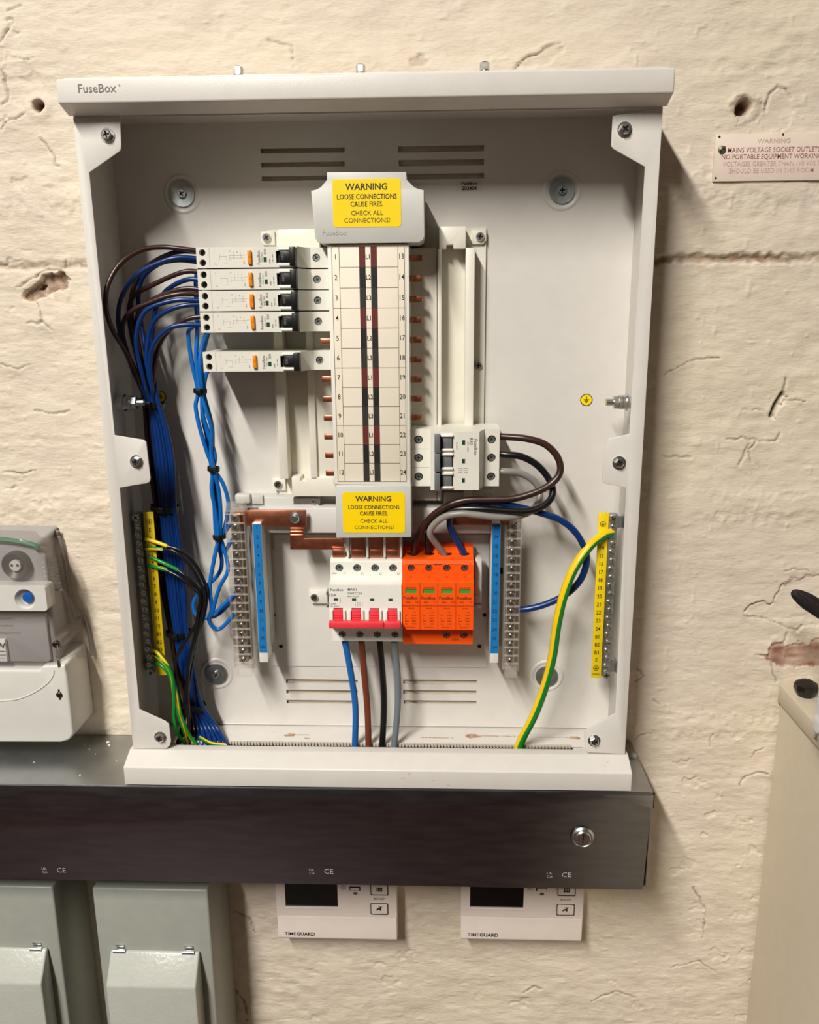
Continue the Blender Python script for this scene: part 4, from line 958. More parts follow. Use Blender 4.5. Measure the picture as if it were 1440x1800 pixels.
top = [
    ('brown_wire', WBRO, [(352, 441, -.046), (325, 438, -.048), (285, 434.5, -.050), (248, 440, -.056), (212, 463, -.066), (190, 500, -.074), (186, 540, -.075), (198, 580, -.066), (222, 620, -.052), (246, 670, -.038)], 'brown wire making the widest loop from the topmost RCBO'),
    ('brown_wire', WBRO, [(352, 443, -.043), (320, 442, -.043), (290, 450, -.042), (255, 471, -.040), (238, 498, -.036), (230, 535, -.034), (236, 590, -.035), (252, 650, -.038)], 'brown wire on the inner loop from the topmost RCBO'),
    ('blue_wire', WBLU, [(352, 455, -.046), (315, 453, -.050), (285, 460, -.051), (245, 480, -.051), (218, 513, -.050), (208, 550, -.048), (212, 590, -.046), (230, 640, -.043)], 'blue wire on the outer loop from the topmost RCBO'),
    ('blue_wire', WBLU, [(352, 461, -.044), (315, 457, -.046), (282, 463, -.044), (256, 482, -.040), (246, 505, -.034), (244, 540, -.030), (252, 590, -.032), (262, 650, -.038)], 'blue wire on the inner loop from the topmost RCBO'),
    ('brown_wire', WBRO, [(352, 478, -.044), (328, 477, -.045), (300, 486, -.044), (262, 504, -.041), (240, 516, -.038), (228, 536, -.036), (230, 580, -.036), (246, 650, -.038)], 'brown wire from the second RCBO down'),
    ('blue_wire', WBLU, [(352, 492, -.044), (332, 491, -.044), (308, 500, -.040), (288, 516, -.034), (274, 545, -.030), (268, 590, -.031), (270, 650, -.036)], 'blue wire from the second RCBO down'),
    ('brown_wire', WBRO, [(354, 509, -.044), (328, 507, -.044), (298, 514, -.043), (262, 530, -.040), (246, 545, -.036), (240, 580, -.034), (252, 650, -.038)], 'brown wire, upper of two from the third RCBO down'),
    ('brown_wire', WBRO, [(354, 518, -.046), (322, 516, -.049), (290, 522, -.050), (258, 534, -.050), (234, 545, -.049), (219, 562, -.048), (216, 590, -.046), (232, 645, -.043)], 'brown wire, lower of two from the third RCBO down'),
    ('blue_wire', WBLU, [(356, 529, -.046), (318, 527, -.049), (282, 534, -.050), (256, 547, -.050), (243, 572, -.050), (240, 610, -.048), (252, 665, -.044)], 'blue wire, upper of two from the third RCBO down'),
    ('blue_wire', WBLU, [(356, 535, -.045), (325, 537, -.047), (295, 546, -.047), (272, 563, -.045), (262, 590, -.043), (258, 630, -.042), (264, 670, -.040)], 'blue wire, lower of two from the third RCBO down'),
    ('brown_wire', WBRO, [(358, 556, -.044), (332, 560, -.045), (308, 572, -.044), (288, 592, -.042), (276, 620, -.040), (270, 665, -.039)], 'brown wire from the lowest stacked RCBO'),
    ('blue_wire', WBLU, [(360, 571, -.046), (325, 571, -.049), (298, 577, -.050), (278, 594, -.049), (266, 617, -.047), (264, 650, -.044), (267, 680, -.041)], 'blue wire from the lowest stacked RCBO'),
]
for k, (nm, M, px, lab) in enumerate(top): wire(nm, px+tail(k), RW, M, lab, 'wires in the dark left bundle')
def tie(px, r, h, label, rot=0., y=-.029):
    p = U(px[0], px[1], y); bm = BM(); n = 20
    lathe(bm, [(r*1.0, 0), (r*1.14, 0), (r*1.14, h), (r*1.0, h), (r*1.0, 0)], (0, 0, -h/2), 'z', n)
    bx(bm, -.0026, .0026, -r*1.14-.0030, -r*1.0, -h*.62, h*.62, .0006)
    bm.transform(Matrix.Translation(p) @ Matrix.Rotation(rot, 4, 'Y') @ Matrix.Diagonal((1, .85, 1, 1)))
    return solo('cable_tie', bm, BLACK, label, 'cable tie', 'black cable ties', 40)
tie((267, 709), .0115, .005, 'black cable tie round the dark bundle beside the earth stud', .2)
tie((290, 892), .0130, .005, 'black cable tie round the dark bundle at the top of the yellow strip', .08)
tie((314, 1112), .0118, .005, 'black cable tie round the dark bundle beside the B1 and B2 marks', .0)
tie((341, 1238), .0112, .005, 'black cable tie where the dark bundle fans out to the floor', .3)
# light blue neutrals
LB = [
    [(352, 566, -.040), (333, 580, -.040), (332, 600, -.040), (338, 640, -.040), (348, 687, -.040), (344, 715, -.042), (352, 755, -.044), (364, 795, -.043), (374, 824, -.042), (372, 860, -.044), (379, 900, -.044), (384, 942, -.043), (376, 985, -.046), (369, 1030, -.048), (372, 1070, -.048), (368, 1092, -.046), (385, 1106, -.044), (412, 1080, -.044)],
    [(356, 470, -.036), (345, 485, -.034), (345, 530, -.034), (347, 580, -.036), (345, 620, -.038), (347, 655, -.040), (352, 687, -.042), (362, 720, -.044), (372, 755, -.044), (371, 795, -.043), (376, 824, -.044), (385, 865, -.042), (388, 905, -.042), (388, 942, -.041), (398, 980, -.042), (400, 1005, -.046), (385, 1035, -.048), (374, 1080, -.047), (392, 1064, -.045), (412, 1046, -.043)],
    [(364, 585, -.038), (356, 605, -.038), (351, 640, -.041), (355, 687, -.040), (356, 725, -.041), (366, 760, -.040), (378, 800, -.040), (377, 824, -.040), (392, 850, -.040), (401, 880, -.040), (399, 910, -.038), (392, 942, -.038), (402, 925, -.036), (414, 918, -.036)],
    [(366, 585, -.034), (358, 620, -.035), (355, 655, -.037), (357, 687, -.038), (372, 745, -.038), (374, 780, -.037), (374, 824, -.038), (381, 880, -.038), (385, 942, -.039), (394, 970, -.038), (404, 955, -.036), (416, 940, -.036)],
    [(370, 645, -.036), (362, 660, -.036), (358, 687, -.036), (356, 730, -.037), (364, 770, -.037), (372, 824, -.036), (376, 870, -.037), (380, 942, -.037), (390, 985, -.036), (382, 1012, -.034), (350, 1042, -.032), (340, 1065, -.032), (350, 1085, -.034), (380, 1082, -.036), (402, 1062, -.037), (416, 1040, -.037)],
]
lbn = ['from the lowest stacked RCBO', 'from the topmost RCBO', 'from the third RCBO down', 'from the second RCBO down', 'from the lone RCBO']
for px, s in zip(LB, lbn): wire('light_blue_wire', px, .0021, WLBL, 'thin light blue neutral wire '+s, 'light blue neutral wires')
tie((352, 687), .0058, .0045, 'upper black tie on the light blue wires, below the lone RCBO', .05, -.0395)
tie((375.5, 824), .0054, .0045, 'middle black tie on the light blue wires', .1, -.0405)
tie((386, 943), .0060, .0045, 'lower black tie on the light blue wires beside the clear bar', -.1, -.0405)
# earth wires in sleeves at the left bar
ye = -.050
SL = [((256, 947), (294, 960), 'top'), ((257, 964), (287, 965.5), 'second'), ((261, 978), (313, 1002), 'third'), ((262, 994), (293, 1002), 'lowest')]
for i, (a, b, s) in enumerate(SL):
    wire('earth_sleeve', [(a[0], a[1], ye+.004), ((a[0]+b[0])/2, (a[1]+b[1])/2-.6, ye), (b[0], b[1], ye-.001)], .0020, None, 'short green-yellow sleeve on a black wire at the shaded earth bar, %s of four' % s, 'green-yellow sleeves', True, 8, i*1.1, 'sleeve')
BK = [[(292, 959.5, ye-.001), (318, 968, -.052), (342, 990, -.052), (358, 1020, -.052), (364, 1045, -.052), (358, 1085, -.050), (345, 1130, -.046), (334, 1190, -.044), (326, 1250, -.044), (318, 1312, -.046), (316, 1345, -.046)],
      [(286, 965.5, ye-.001), (308, 970, -.054), (335, 995, -.055), (352, 1025, -.056), (360, 1050, -.056), (352, 1095, -.053), (338, 1150, -.048), (328, 1200, -.046), (324, 1260, -.046), (312, 1312, -.048), (310, 1345, -.048)],
      [(312, 1001.5, ye-.001), (326, 1012, -.053), (345, 1030, -.053), (356, 1048, -.053), (350, 1085, -.051), (334, 1115, -.050), (318, 1140, -.050), (308, 1165, -.048), (312, 1210, -.044), (322, 1270, -.044), (310, 1312, -.044), (308, 1345, -.044)],
      [(292, 1002, ye-.001), (315, 1014, -.054), (338, 1032, -.055), (352, 1048, -.056), (348, 1080, -.055), (342, 1120, -.051), (332, 1170, -.050), (330, 1220, -.049), (332, 1270, -.049), (326, 1312, -.050), (324, 1345, -.050)]]
for i, px in enumerate(BK): wire('black_earth_wire', px, .0018, WBLK, 'black wire bowing out of the %s green-yellow sleeve' % SL[i][2], 'black earth wires')
GY = [[(268, 1142, -.046), (280, 1150, -.052), (298, 1175, -.054), (310, 1215, -.054), (318, 1255, -.052), (332, 1290, -.050), (345, 1308, -.050)],
      [(269, 1150, -.046), (284, 1160, -.053), (302, 1186, -.056), (306, 1230, -.057), (306, 1262, -.056), (314, 1292, -.054), (326, 1310, -.052), (328, 1345, -.050)],
      [(270, 1164, -.046), (284, 1170, -.053), (300, 1192, -.055), (309, 1240, -.055), (322, 1280, -.053), (329, 1308, -.050), (330, 1345, -.048)],
      [(350, 1296, -.052), (372, 1307, -.053), (398, 1309.5, -.052)]]
for i, px in enumerate(GY): wire('earth_wire', px, .0019, None, ('green-yellow earth wire leaving the shaded bar beside mark B3', 'green-yellow earth wire bowing widest below the shaded bar', 'green-yellow earth wire leaving the lowest hole of the shaded bar', 'short green-yellow end lying in the cable entry')[i], 'green-yellow earth wires', True, 14, i*1.3)
# thick leads on the right
RB = .0034
wire('brown_lead', [(870, 767, -.044), (890, 768, -.048), (925, 771, -.052), (958, 781, -.054), (980, 803, -.056), (985, 828, -.058), (972, 848, -.060), (945, 864, -.062), (905, 876, -.062), (862, 878, -.061), (815, 880, -.060), (780, 893, -.058), (752, 915, -.054), (735, 945, -.048), (727, 975, -.040), (726, 986, -.037)], RB, WBRO, 'thick brown lead looping from three-pole breaker to surge protector L1', 'thick looped leads')
wire('black_lead', [(870, 797, -.044), (890, 799, -.048), (918, 803, -.049), (945, 818, -.049), (965, 842, -.050), (972, 866, -.054), (960, 886, -.060), (930, 898, -.063), (885, 897, -.063), (840, 894, -.062), (800, 896, -.058), (770, 908, -.052), (755, 930, -.046), (753, 955, -.041), (754, 985, -.037)], RB, WBLK, 'thick black lead looping from three-pole breaker to surge protector L2', 'thick looped leads')
wire('grey_lead', [(870, 828, -.044), (890, 829, -.046), (915, 832, -.044), (938, 845, -.042), (949, 864, -.042), (945, 886, -.048), (925, 903, -.056), (885, 909.5, -.063), (845, 906, -.065), (810, 903, -.064), (780, 909, -.061), (760, 926, -.057), (757, 941, -.054), (770, 960, -.046), (782, 976, -.040), (785, 986, -.037)], RB, WGRY, 'thick grey lead looping from three-pole breaker to surge protector L3', 'thick looped leads')
wire('blue_lead', [(818, 988, -.036), (815, 972, -.040), (800, 945, -.045), (791, 922, -.048), (797, 902, -.052), (830, 886, -.056), (870, 883, -.057), (905, 890, -.057), (945, 900, -.056), (985, 914, -.055), (1012, 936, -.054), (1028, 965, -.053), (1031, 990, -.052), (1020, 1020, -.050), (995, 1045, -.048), (960, 1062, -.046), (930, 1070, -.044), (912, 1072, -.043)], RB, WBLU, 'thick blue lead from surge protector N looping to the right neutral bar', 'thick looped leads')
wire('main_earth_cable', [(1076, 936, -.040), (1060, 941, -.046), (1035, 962, -.054), (1008, 1002, -.060), (990, 1050, -.063), (979, 1100, -.064), (972, 1150, -.063), (960, 1200, -.060), (940, 1255, -.056), (915, 1305, -.052), (905, 1345, -.052)], .0046, None, 'thick green-yellow cable curving from the right earth bar to the floor', None, True, 2.8, 1.8, 'cable', 16)
# meter tails
TL = [('blue', WTBL, [(604, 1118, -.040), (608, 1135, -.044), (618, 1190, -.045), (625, 1245, -.046), (624, 1312, -.049), (622, 1350, -.050)]),
      ('brown', WTBR, [(634, 1118, -.040), (636, 1135, -.044), (641, 1190, -.045), (646, 1245, -.046), (648, 1312, -.049), (648, 1350, -.050)]),
      ('black', WBLK, [(666, 1118, -.040), (668, 1135, -.044), (673, 1190, -.045), (675, 1245, -.046), (672, 1312, -.049), (671, 1350, -.050)]),
      ('grey', WTGR, [(692, 1118, -.040), (694, 1135, -.044), (699, 1190, -.045), (699, 1245, -.046), (693, 1312, -.049), (690, 1350, -.050)])]
for nm, M, px in TL: wire(nm+'_supply_cable', px, .0034, M, 'straight %s supply cable rising into the bottom of the main switch' % nm, 'supply cables', cat='cable', n=14)

# ================================================================ TRUNKING
tk = thing('cable_trunking', (-.2, -.05, -.188), 'long galvanised steel cable trunking running under the distribution board', 'trunking')
YT, TT, TB, TX = -.104, -.078, -.188, .2765
bm = BM(); prism(bm, [(-.0005, TT), (YT+.001, TT), (YT+.001, TT-.018), (YT+.002, TT-.018), (YT+.002, TT-.0012), (-.0005, TT-.0012)], 'x', -1.2, TX, .0002)
bx(bm, -1.2, TX, -.0014, -.0004, TB, TT); bx(bm, -1.2, TX, YT+.004, -.0004, TB, TB+.0012); part('body', bm, GALV, tk)
bm = BM(); xl = TX-.001
prism(bm, [(-1.2, TT-.0006), (xl, TT-.0006), (xl+.0002, TT-.006), (xl-.003, TB-.001), (-1.2, TB-.001)], 'y', YT-.0010, YT, .0004, 2); lid = part('lid', bm, GALVL, tk)
bm = BM(); prism(bm, [(TX-.052, TT-.0022), (TX+.0002, TT-.0022), (TX+.0002, TT-.0165)], 'y', YT-.0017, YT-.0009, .0002); part('end_lip', bm, GALV, lid)
bm = BM(); bx(bm, TX-.0012, TX, YT+.002, -.0005, TB, TT-.001, .0002); bx(bm, TX, TX+.0022, YT+.001, YT+.004, TT-.018, TT-.0012, .0005, mi=1); part('end_plate', bm, [GALV, BLACK], tk)
p = U(1024, 1470, YT); bm = BM(); lathe(bm, [(.0105, .0), (.0115, .0012), (.0098, .0028), (.0086, .0020), (.0080, .0006)], (p.x, YT-.001, p.z), n=36); ring = part('turn_screw', bm, ZINC, tk)
bm = BM(); lathe(bm, [(.0080, .0006), (.0078, .0034), (.0070, .0040)], (p.x, YT-.001, p.z), n=32); skin(bm, [(p.x+.0070*math.cos(2*math.pi*i/32), p.z+.0070*math.sin(2*math.pi*i/32)) for i in range(32)], [([(p.x-.0008, p.z-.0062), (p.x+.0002, p.z-.0062), (p.x+.0010, p.z+.0062), (p.x-.0001, p.z+.0062)], .002)], YT-.005, floor=1)
part('slotted_head', bm, [ZINC, HOLE], ring, 30)
bm = BM()
for (u0, v0) in ((38, 1530), (508, 1532), (926, 1538)):
    for du, s, sz in ((40, 'UK', .0028), (40.5, 'CA', .0028), (70, 'CE', .0056)):
        p = U(u0+du, v0, YT-.001); dz = {'UK': .002, 'CA': -.002, 'CE': 0}[s]; txt(bm, s, p.x, YT-.00125, p.z+dz, sz, bold=-.005, sx=1.05)
part('stamped_mark', bm, mat('stamp', (176, 174, 172), .6, var=.4, scale=900), lid, None)
p = UZ(1110, 1329, TT); bm = BM(); lathe(bm, [(0, 0), (.0055, 0), (.0050, .0022), (.003, .0034), (0, .0034)], (p.x, p.y, TT), 'z', 20); part('rivet', bm, ZINCD, tk)
bm = BM()
for u, v, s in ((190, 1305, .002), (192, 1310, .0016), (141, 1363, .0012), (168, 1326, .0008), (60, 1340, .0007), (148, 1310, .0007), (157, 1317, .0006), (205, 1338, .0008)):
    p = UZ(u, v, TT); a = random.random()*6
    prism(bm, [(p.x+s*math.cos(a+k*1.26)*random.uniform(.6, 1.2), p.y+s*math.sin(a+k*1.26)*random.uniform(.6, 1.2)) for k in range(5)], 'z', TT, TT+.0006)
d = solo('paint_crumbs', bm, mat('paint_chip', (224, 212, 192), .7), 'white crumbs of wall paint scattered on top of the trunking', 'debris'); d['kind'] = 'stuff'

# ================================================================ METER
def make_meter():
    YM = -.056; t = thing('electricity_meter', (-.43, -.03, -.064), 'pale grey electricity meter with clear smoky cover and blue button above the trunking', 'meter')
    xr = -.3265; xl = -.56; zb_ = -.0635
    # lower terminal cover: front drawn in, sides drafted
    def shell(bm, front, back, yf, yb, bev, mi=0):
        a = [bm.verts.new((x, yf, z)) for x, z in front]; b = [bm.verts.new((x, yb, z)) for x, z in back]; n = len(a); fs = [bm.faces.new(a), bm.faces.new(list(reversed(b)))]
        for i in range(n): fs.append(bm.faces.new((a[(i+1) % n], a[i], b[i], b[(i+1) % n])))
        bmesh.ops.recalc_face_normals(bm, faces=fs)
        for f in fs: f.material_index = mi
        if bev: bmesh.ops.bevel(bm, geom=list({e for f in fs[:1] for e in f.edges} | {e for f in fs[2:] for e in f.edges if e not in set(fs[1].edges)}), offset=bev, segments=3, affect='EDGES', profile=.5, clamp_overlap=True)
    xf = X(121, 1220, YM); zc = Z(120, 1170, YM); zs = Z(60, 1183, YM)
    bm = BM(); shell(bm, [(xl, zb_+.004), (xf-.014, zb_+.006), (xf-.005, zb_+.009), (xf, zb_+.016), (xf, zc+.001), (xf-.026, zc-.001), (xf-.028, zc-.006), (xl, zc-.006)], [(xl, zb_), (xr-.024, zb_), (xr-.009, zb_+.003), (xr, zb_+.014), (xr-.0015, zc+.002), (xf-.020, zc+.002), (xf-.028, zc-.004), (xl, zc-.004)], YM, -.0005, .004); part('terminal_cover', bm, METERB, t)
    bm = BM(); pts = [U(u, v, YM-.0002) for u, v in ((0, 1232), (30, 1229), (60, 1217), (82, 1202), (93, 1188), (95, 1178))]
    tube_bm(bm, pts, .0007, 6, 6); part('moulded_ridge', bm, METERB, t)
    # inner body and face behind the cover
    xb = X(88, 1050, -.048); zt_ = Z(40, 958, -.048)
    bm = BM(); shell(bm, [(xl, zc-.006), (xb, zc-.006), (xb, zt_-.012), (xb-.012, zt_), (xl, zt_+.003)], [(xl, zc-.006), (xr-.016, zc-.006), (xr-.024, zt_-.01), (xb-.006, zt_+.008), (xl, zt_+.010)], -.046, -.001, .003); part('body', bm, METERG, t)
    bm = BM(); tube_bm(bm, [U(u, v, -.0475) for u, v in ((-30, 946), (0, 948.5), (30, 952), (55, 957), (64, 961), (67, 966))], .0030, 8, 6); part('green_stripe', bm, mat('meter_green', (0, 112, 70), .4), t)
    bm = BM(); prism(bm, rrect(X(-60, 1080, -.050), X(80, 1080, -.050), Z(40, 1163, -.050), Z(40, 1075, -.050), .004), 'y', -.050, -.046, .0006); fp = part('face_plate', bm, METERG, t)
    bm = BM()
    for v, s in ((1087, '100 imp/kWh'), (1099.5, '100 imp/kvarh'), (1112.5, 'kWh/import P=+0,5')): txt(bm, s, X(0, v, -.05)-.004, -.0503, Z(20, v, -.05), .0022, 'L')
    part('lettering', bm, INKG, fp, None)
    bm = BM(); bx(bm, xl, X(10.5, 1145, -.0545), -.0545, -.050, Z(4, 1163, -.0545), Z(4, 1125, -.0545), .0004); lb = part('white_label', bm, mat('label_white', (236, 234, 230), .5), t)
    bm = BM(); q = U(1.5, 1136, -.0547); txt(bm, 'W', q.x, -.0547, q.z, .0062, bold=.02); bx(bm, q.x-.02, q.x+.004, -.0547, -.0545, q.z-.0062, q.z-.0054); bx(bm, q.x-.02, q.x+.004, -.0547, -.0545, q.z-.0102, q.z-.0096); bx(bm, q.x-.02, q.x+.0025, -.0547, -.0545, q.z-.0135, q.z-.0131); part('lettering', bm, INK, lb, None)
    # button panel with a dished recess
    yq = -.064; a, b, c, d = X(-60, 1050, yq), X(81, 1050, yq), Z(40, 1074, yq), Z(40, 1031, yq); bc = U(44, 1053.5, yq); R_ = .0108
    bm = BM(); fs = prism(bm, rrect(a, b, c, d, .0035), 'y', yq, -.046); drop_front(bm, fs, [yq])
    es = []
    n = 28; ov = [bm.verts.new((x, yq, z)) for x, z in rrect(a, b, c, d, .0035)]; es += [bm.edges.new((ov[i], ov[(i+1) % len(ov)])) for i in range(len(ov))]
    hv = [bm.verts.new((bc.x+R_*math.cos(2*math.pi*i/n), yq, bc.z+R_*math.sin(2*math.pi*i/n))) for i in range(n)]; es += [bm.edges.new((hv[i], hv[(i+1) % n])) for i in range(n)]
    bmesh.ops.triangle_fill(bm, edges=es, use_beauty=True)
    lathe(bm, [(R_, 0), (R_*.82, -.004), (R_*.55, -.007), (0, -.0078)], (bc.x, yq, bc.z), n=n)
    bmesh.ops.remove_doubles(bm, verts=bm.verts, dist=2e-6); bmesh.ops.recalc_face_normals(bm, faces=bm.faces)
    bp = part('button_panel', bm, METERB, t, 40)
    q = U(49.5, 1050, yq+.004); bm = BM(); lathe(bm, [(.0054, -.004), (.0054, .001), (.0046, .0022), (0, .0026)], (q.x, yq+.004, q.z), n=28); part('blue_button', bm, BLUEC, bp)
    # optical port
    yo_ = -.052; q = U(27, 994, yo_); bm = BM(); lathe(bm, [(.0145, -.006), (.0145, .0), (.0132, .002), (.0118, .001), (.0065, -.003), (0, -.003)], (q.x, yo_, q.z), n=36); op = part('optical_port', bm, mat('port_grey', (66, 66, 64), .4), t)
    bm = BM(); lathe(bm, [(.0058, -.003), (.0058, .0), (0, .0004)], (q.x, yo_-.001, q.z), n=28); part('port_face', bm, METERB, op)
    bm = BM()
    for s in (-1, 1): lathe(bm, [(.0013, .0), (.0013, .0003), (0, .0003)], (q.x+s*.0030, yo_-.0014, q.z+.0005), n=14)
    part('port_eye', bm, HOLE, op)
    # clear cover: domed hood over the face
    yc = -.0605
    fr = [(X(u, v, yc), Z(u, v, yc)) for u, v in ((-60, 1165), (92, 1166), (92, 1158), (85, 1075), (78, 985), (72, 962), (58, 950), (30, 944), (-60, 938))]
    bk = [(X(u, v, -.004), Z(u, v, -.004)) for u, v in ((-100, 1152), (162, 1153), (157, 1120), (146, 1085), (128, 1078), (108, 958), (98, 942), (70, 931), (-100, 922))]
    fr[0] = (xl, fr[0][1]); fr[-1] = (xl, fr[-1][1]); bk[0] = (xl, bk[0][1]); bk[-1] = (xl, bk[-1][1])
    bm = BM(); va = [bm.verts.new((x, yc, z)) for x, z in fr]; vb = [bm.verts.new((x, -.004, z)) for x, z in bk]; n = len(va)
    f0 = bm.faces.new(va)
    for i in range(n): bm.faces.new((va[(i+1) % n], va[i], vb[i], vb[(i+1) % n]))
    bmesh.ops.recalc_face_normals(bm, faces=bm.faces)
    bmesh.ops.bevel(bm, geom=list(f0.edges), offset=.005, segments=4, affect='EDGES', profile=.5, clamp_overlap=True)
    part('clear_cover', bm, SMOKE, t, 50, 'clear smoky plastic cover')
    bm = BM(); tube_bm(bm, [(x, -.004, z) for x, z in reversed(bk[1:])], .0019, 8, 5); part('cover_rim', bm, RIM, t)
    bm = BM()
    for i in range(10):
        q = U(76+i*1.6, 988+i*8.2, -.054); lathe(bm, [(.0007, 0), (.0005, .0008), (0, .001)], (q.x, -.0545, q.z), n=8)
    part('cover_stud', bm, mat('clear_stud', (232, 226, 222), .1), t)
    # barcode print on the side of the body
    bm = BM()
    for i in range(10):
        q = U(92+i*1.2, 980+i*6, -.036); bx(bm, q.x-.002, q.x+.006, q.y-.004, q.y-.0038, q.z-.0006*(1+i % 2), q.z+.0008)
    part('barcode', bm, INKG, t, None)
    # seal and sealing screw
    q = U(100.5, 1131, -.058); bm = BM(); lathe(bm, [(.0036, 0), (.0036, .004), (.0026, .005), (0, .004)], (q.x, -.058, q.z), n=16); bx(bm, q.x-.005, q.x+.005, -.058, -.0005, q.z-.005, q.z+.005, .001, mi=1); part('seal_screw', bm, [mat('dark_bronze', (70, 58, 44), .35, .8), SMOKE], t)
    bm = BM(); tube_bm(bm, [U(100.5, 1134, -.063), U(102, 1145, -.065), U(100, 1155, -.064), U(103, 1163, -.065), U(104, 1174, -.064)], .0006, 6, 6); part('seal_wire', bm, ZINC, t)
    q = U(104, 1163, -.065); bm = BM(); bx(bm, q.x-.0016, q.x+.0016, -.0665, -.0645, q.z-.006, q.z+.003, .0006); part('seal_tag', bm, BRASS, t)
    q = U(104.5, 1221, YM); bm = BM(); lathe(bm, [(.0032, 0), (.0032, .0012), (.0020, .0020), (0, .0018)], (q.x, YM, q.z), n=16); bx(bm, q.x-.0011, q.x+.0009, YM-.0002, YM, q.z, q.z+.0062); bx(bm, q.x-.0008, q.x+.0010, YM-.0002, YM, q.z-.006, q.z); part('cover_screw', bm, mat('dark_bronze', (70, 58, 44), .35, .8), t)
make_meter()

# ================================================================ GREY SWITCH BOXES BELOW
def isolator():
    yf = -.080; x0, x1 = X(161.5, 1563, yf), X(364.5, 1565, yf); zt_ = Z(260, 1563, yf); zb_ = -.62
    t = thing('switch_box', ((x0+x1)/2, -.04, zb_), 'grey metal switch box with hinged cover, beside the time controller', 'switch box', 'grey switch boxes')
    bm = BM(); bx(bm, x0, x1, yf, -.0005, zb_, zt_, .0022, 3); part('body', bm, GREYB, t)
    yc = -.104; a, b, zc = X(186, 1736, yc), X(344, 1738, yc), Z(265, 1736, yc); zc0 = Z(265, 1672, yf-.003)
    P = [(yf-.0002, zc0), (yf-.004, zc0), (yc, zc), (yc, zb_+.04), (yf-.0002, zb_+.03)]
    bm = BM(); prism(bm, P, 'x', a, b, .0055, 4); part('hinged_cover', bm, mat('grey_cover_paint', (182, 184, 176), .25, var=.03, bump=.4, bscale=260), t)
    for u in (209, 330):
        q = U(u, 1674, yf-.006); bm = BM()
        lathe(bm, [(0, 0), (.0022, 0), (.0022, .013), (0, .013)], (q.x-.0065, yf-.0045, zc0+.0006), 'x', 14); bx(bm, q.x-.005, q.x+.005, yf-.0012, yf, zc0+.001, zc0+.0056, .0006); part('hinge', bm, ZINC, t)
    return t
iso = isolator()
dx = X(92, 1560, -.08)-X(364.5, 1565, -.08)
o2 = dup(iso, (dx, 0, .0005), 'grey metal switch box with hinged cover, beneath the electricity meter')

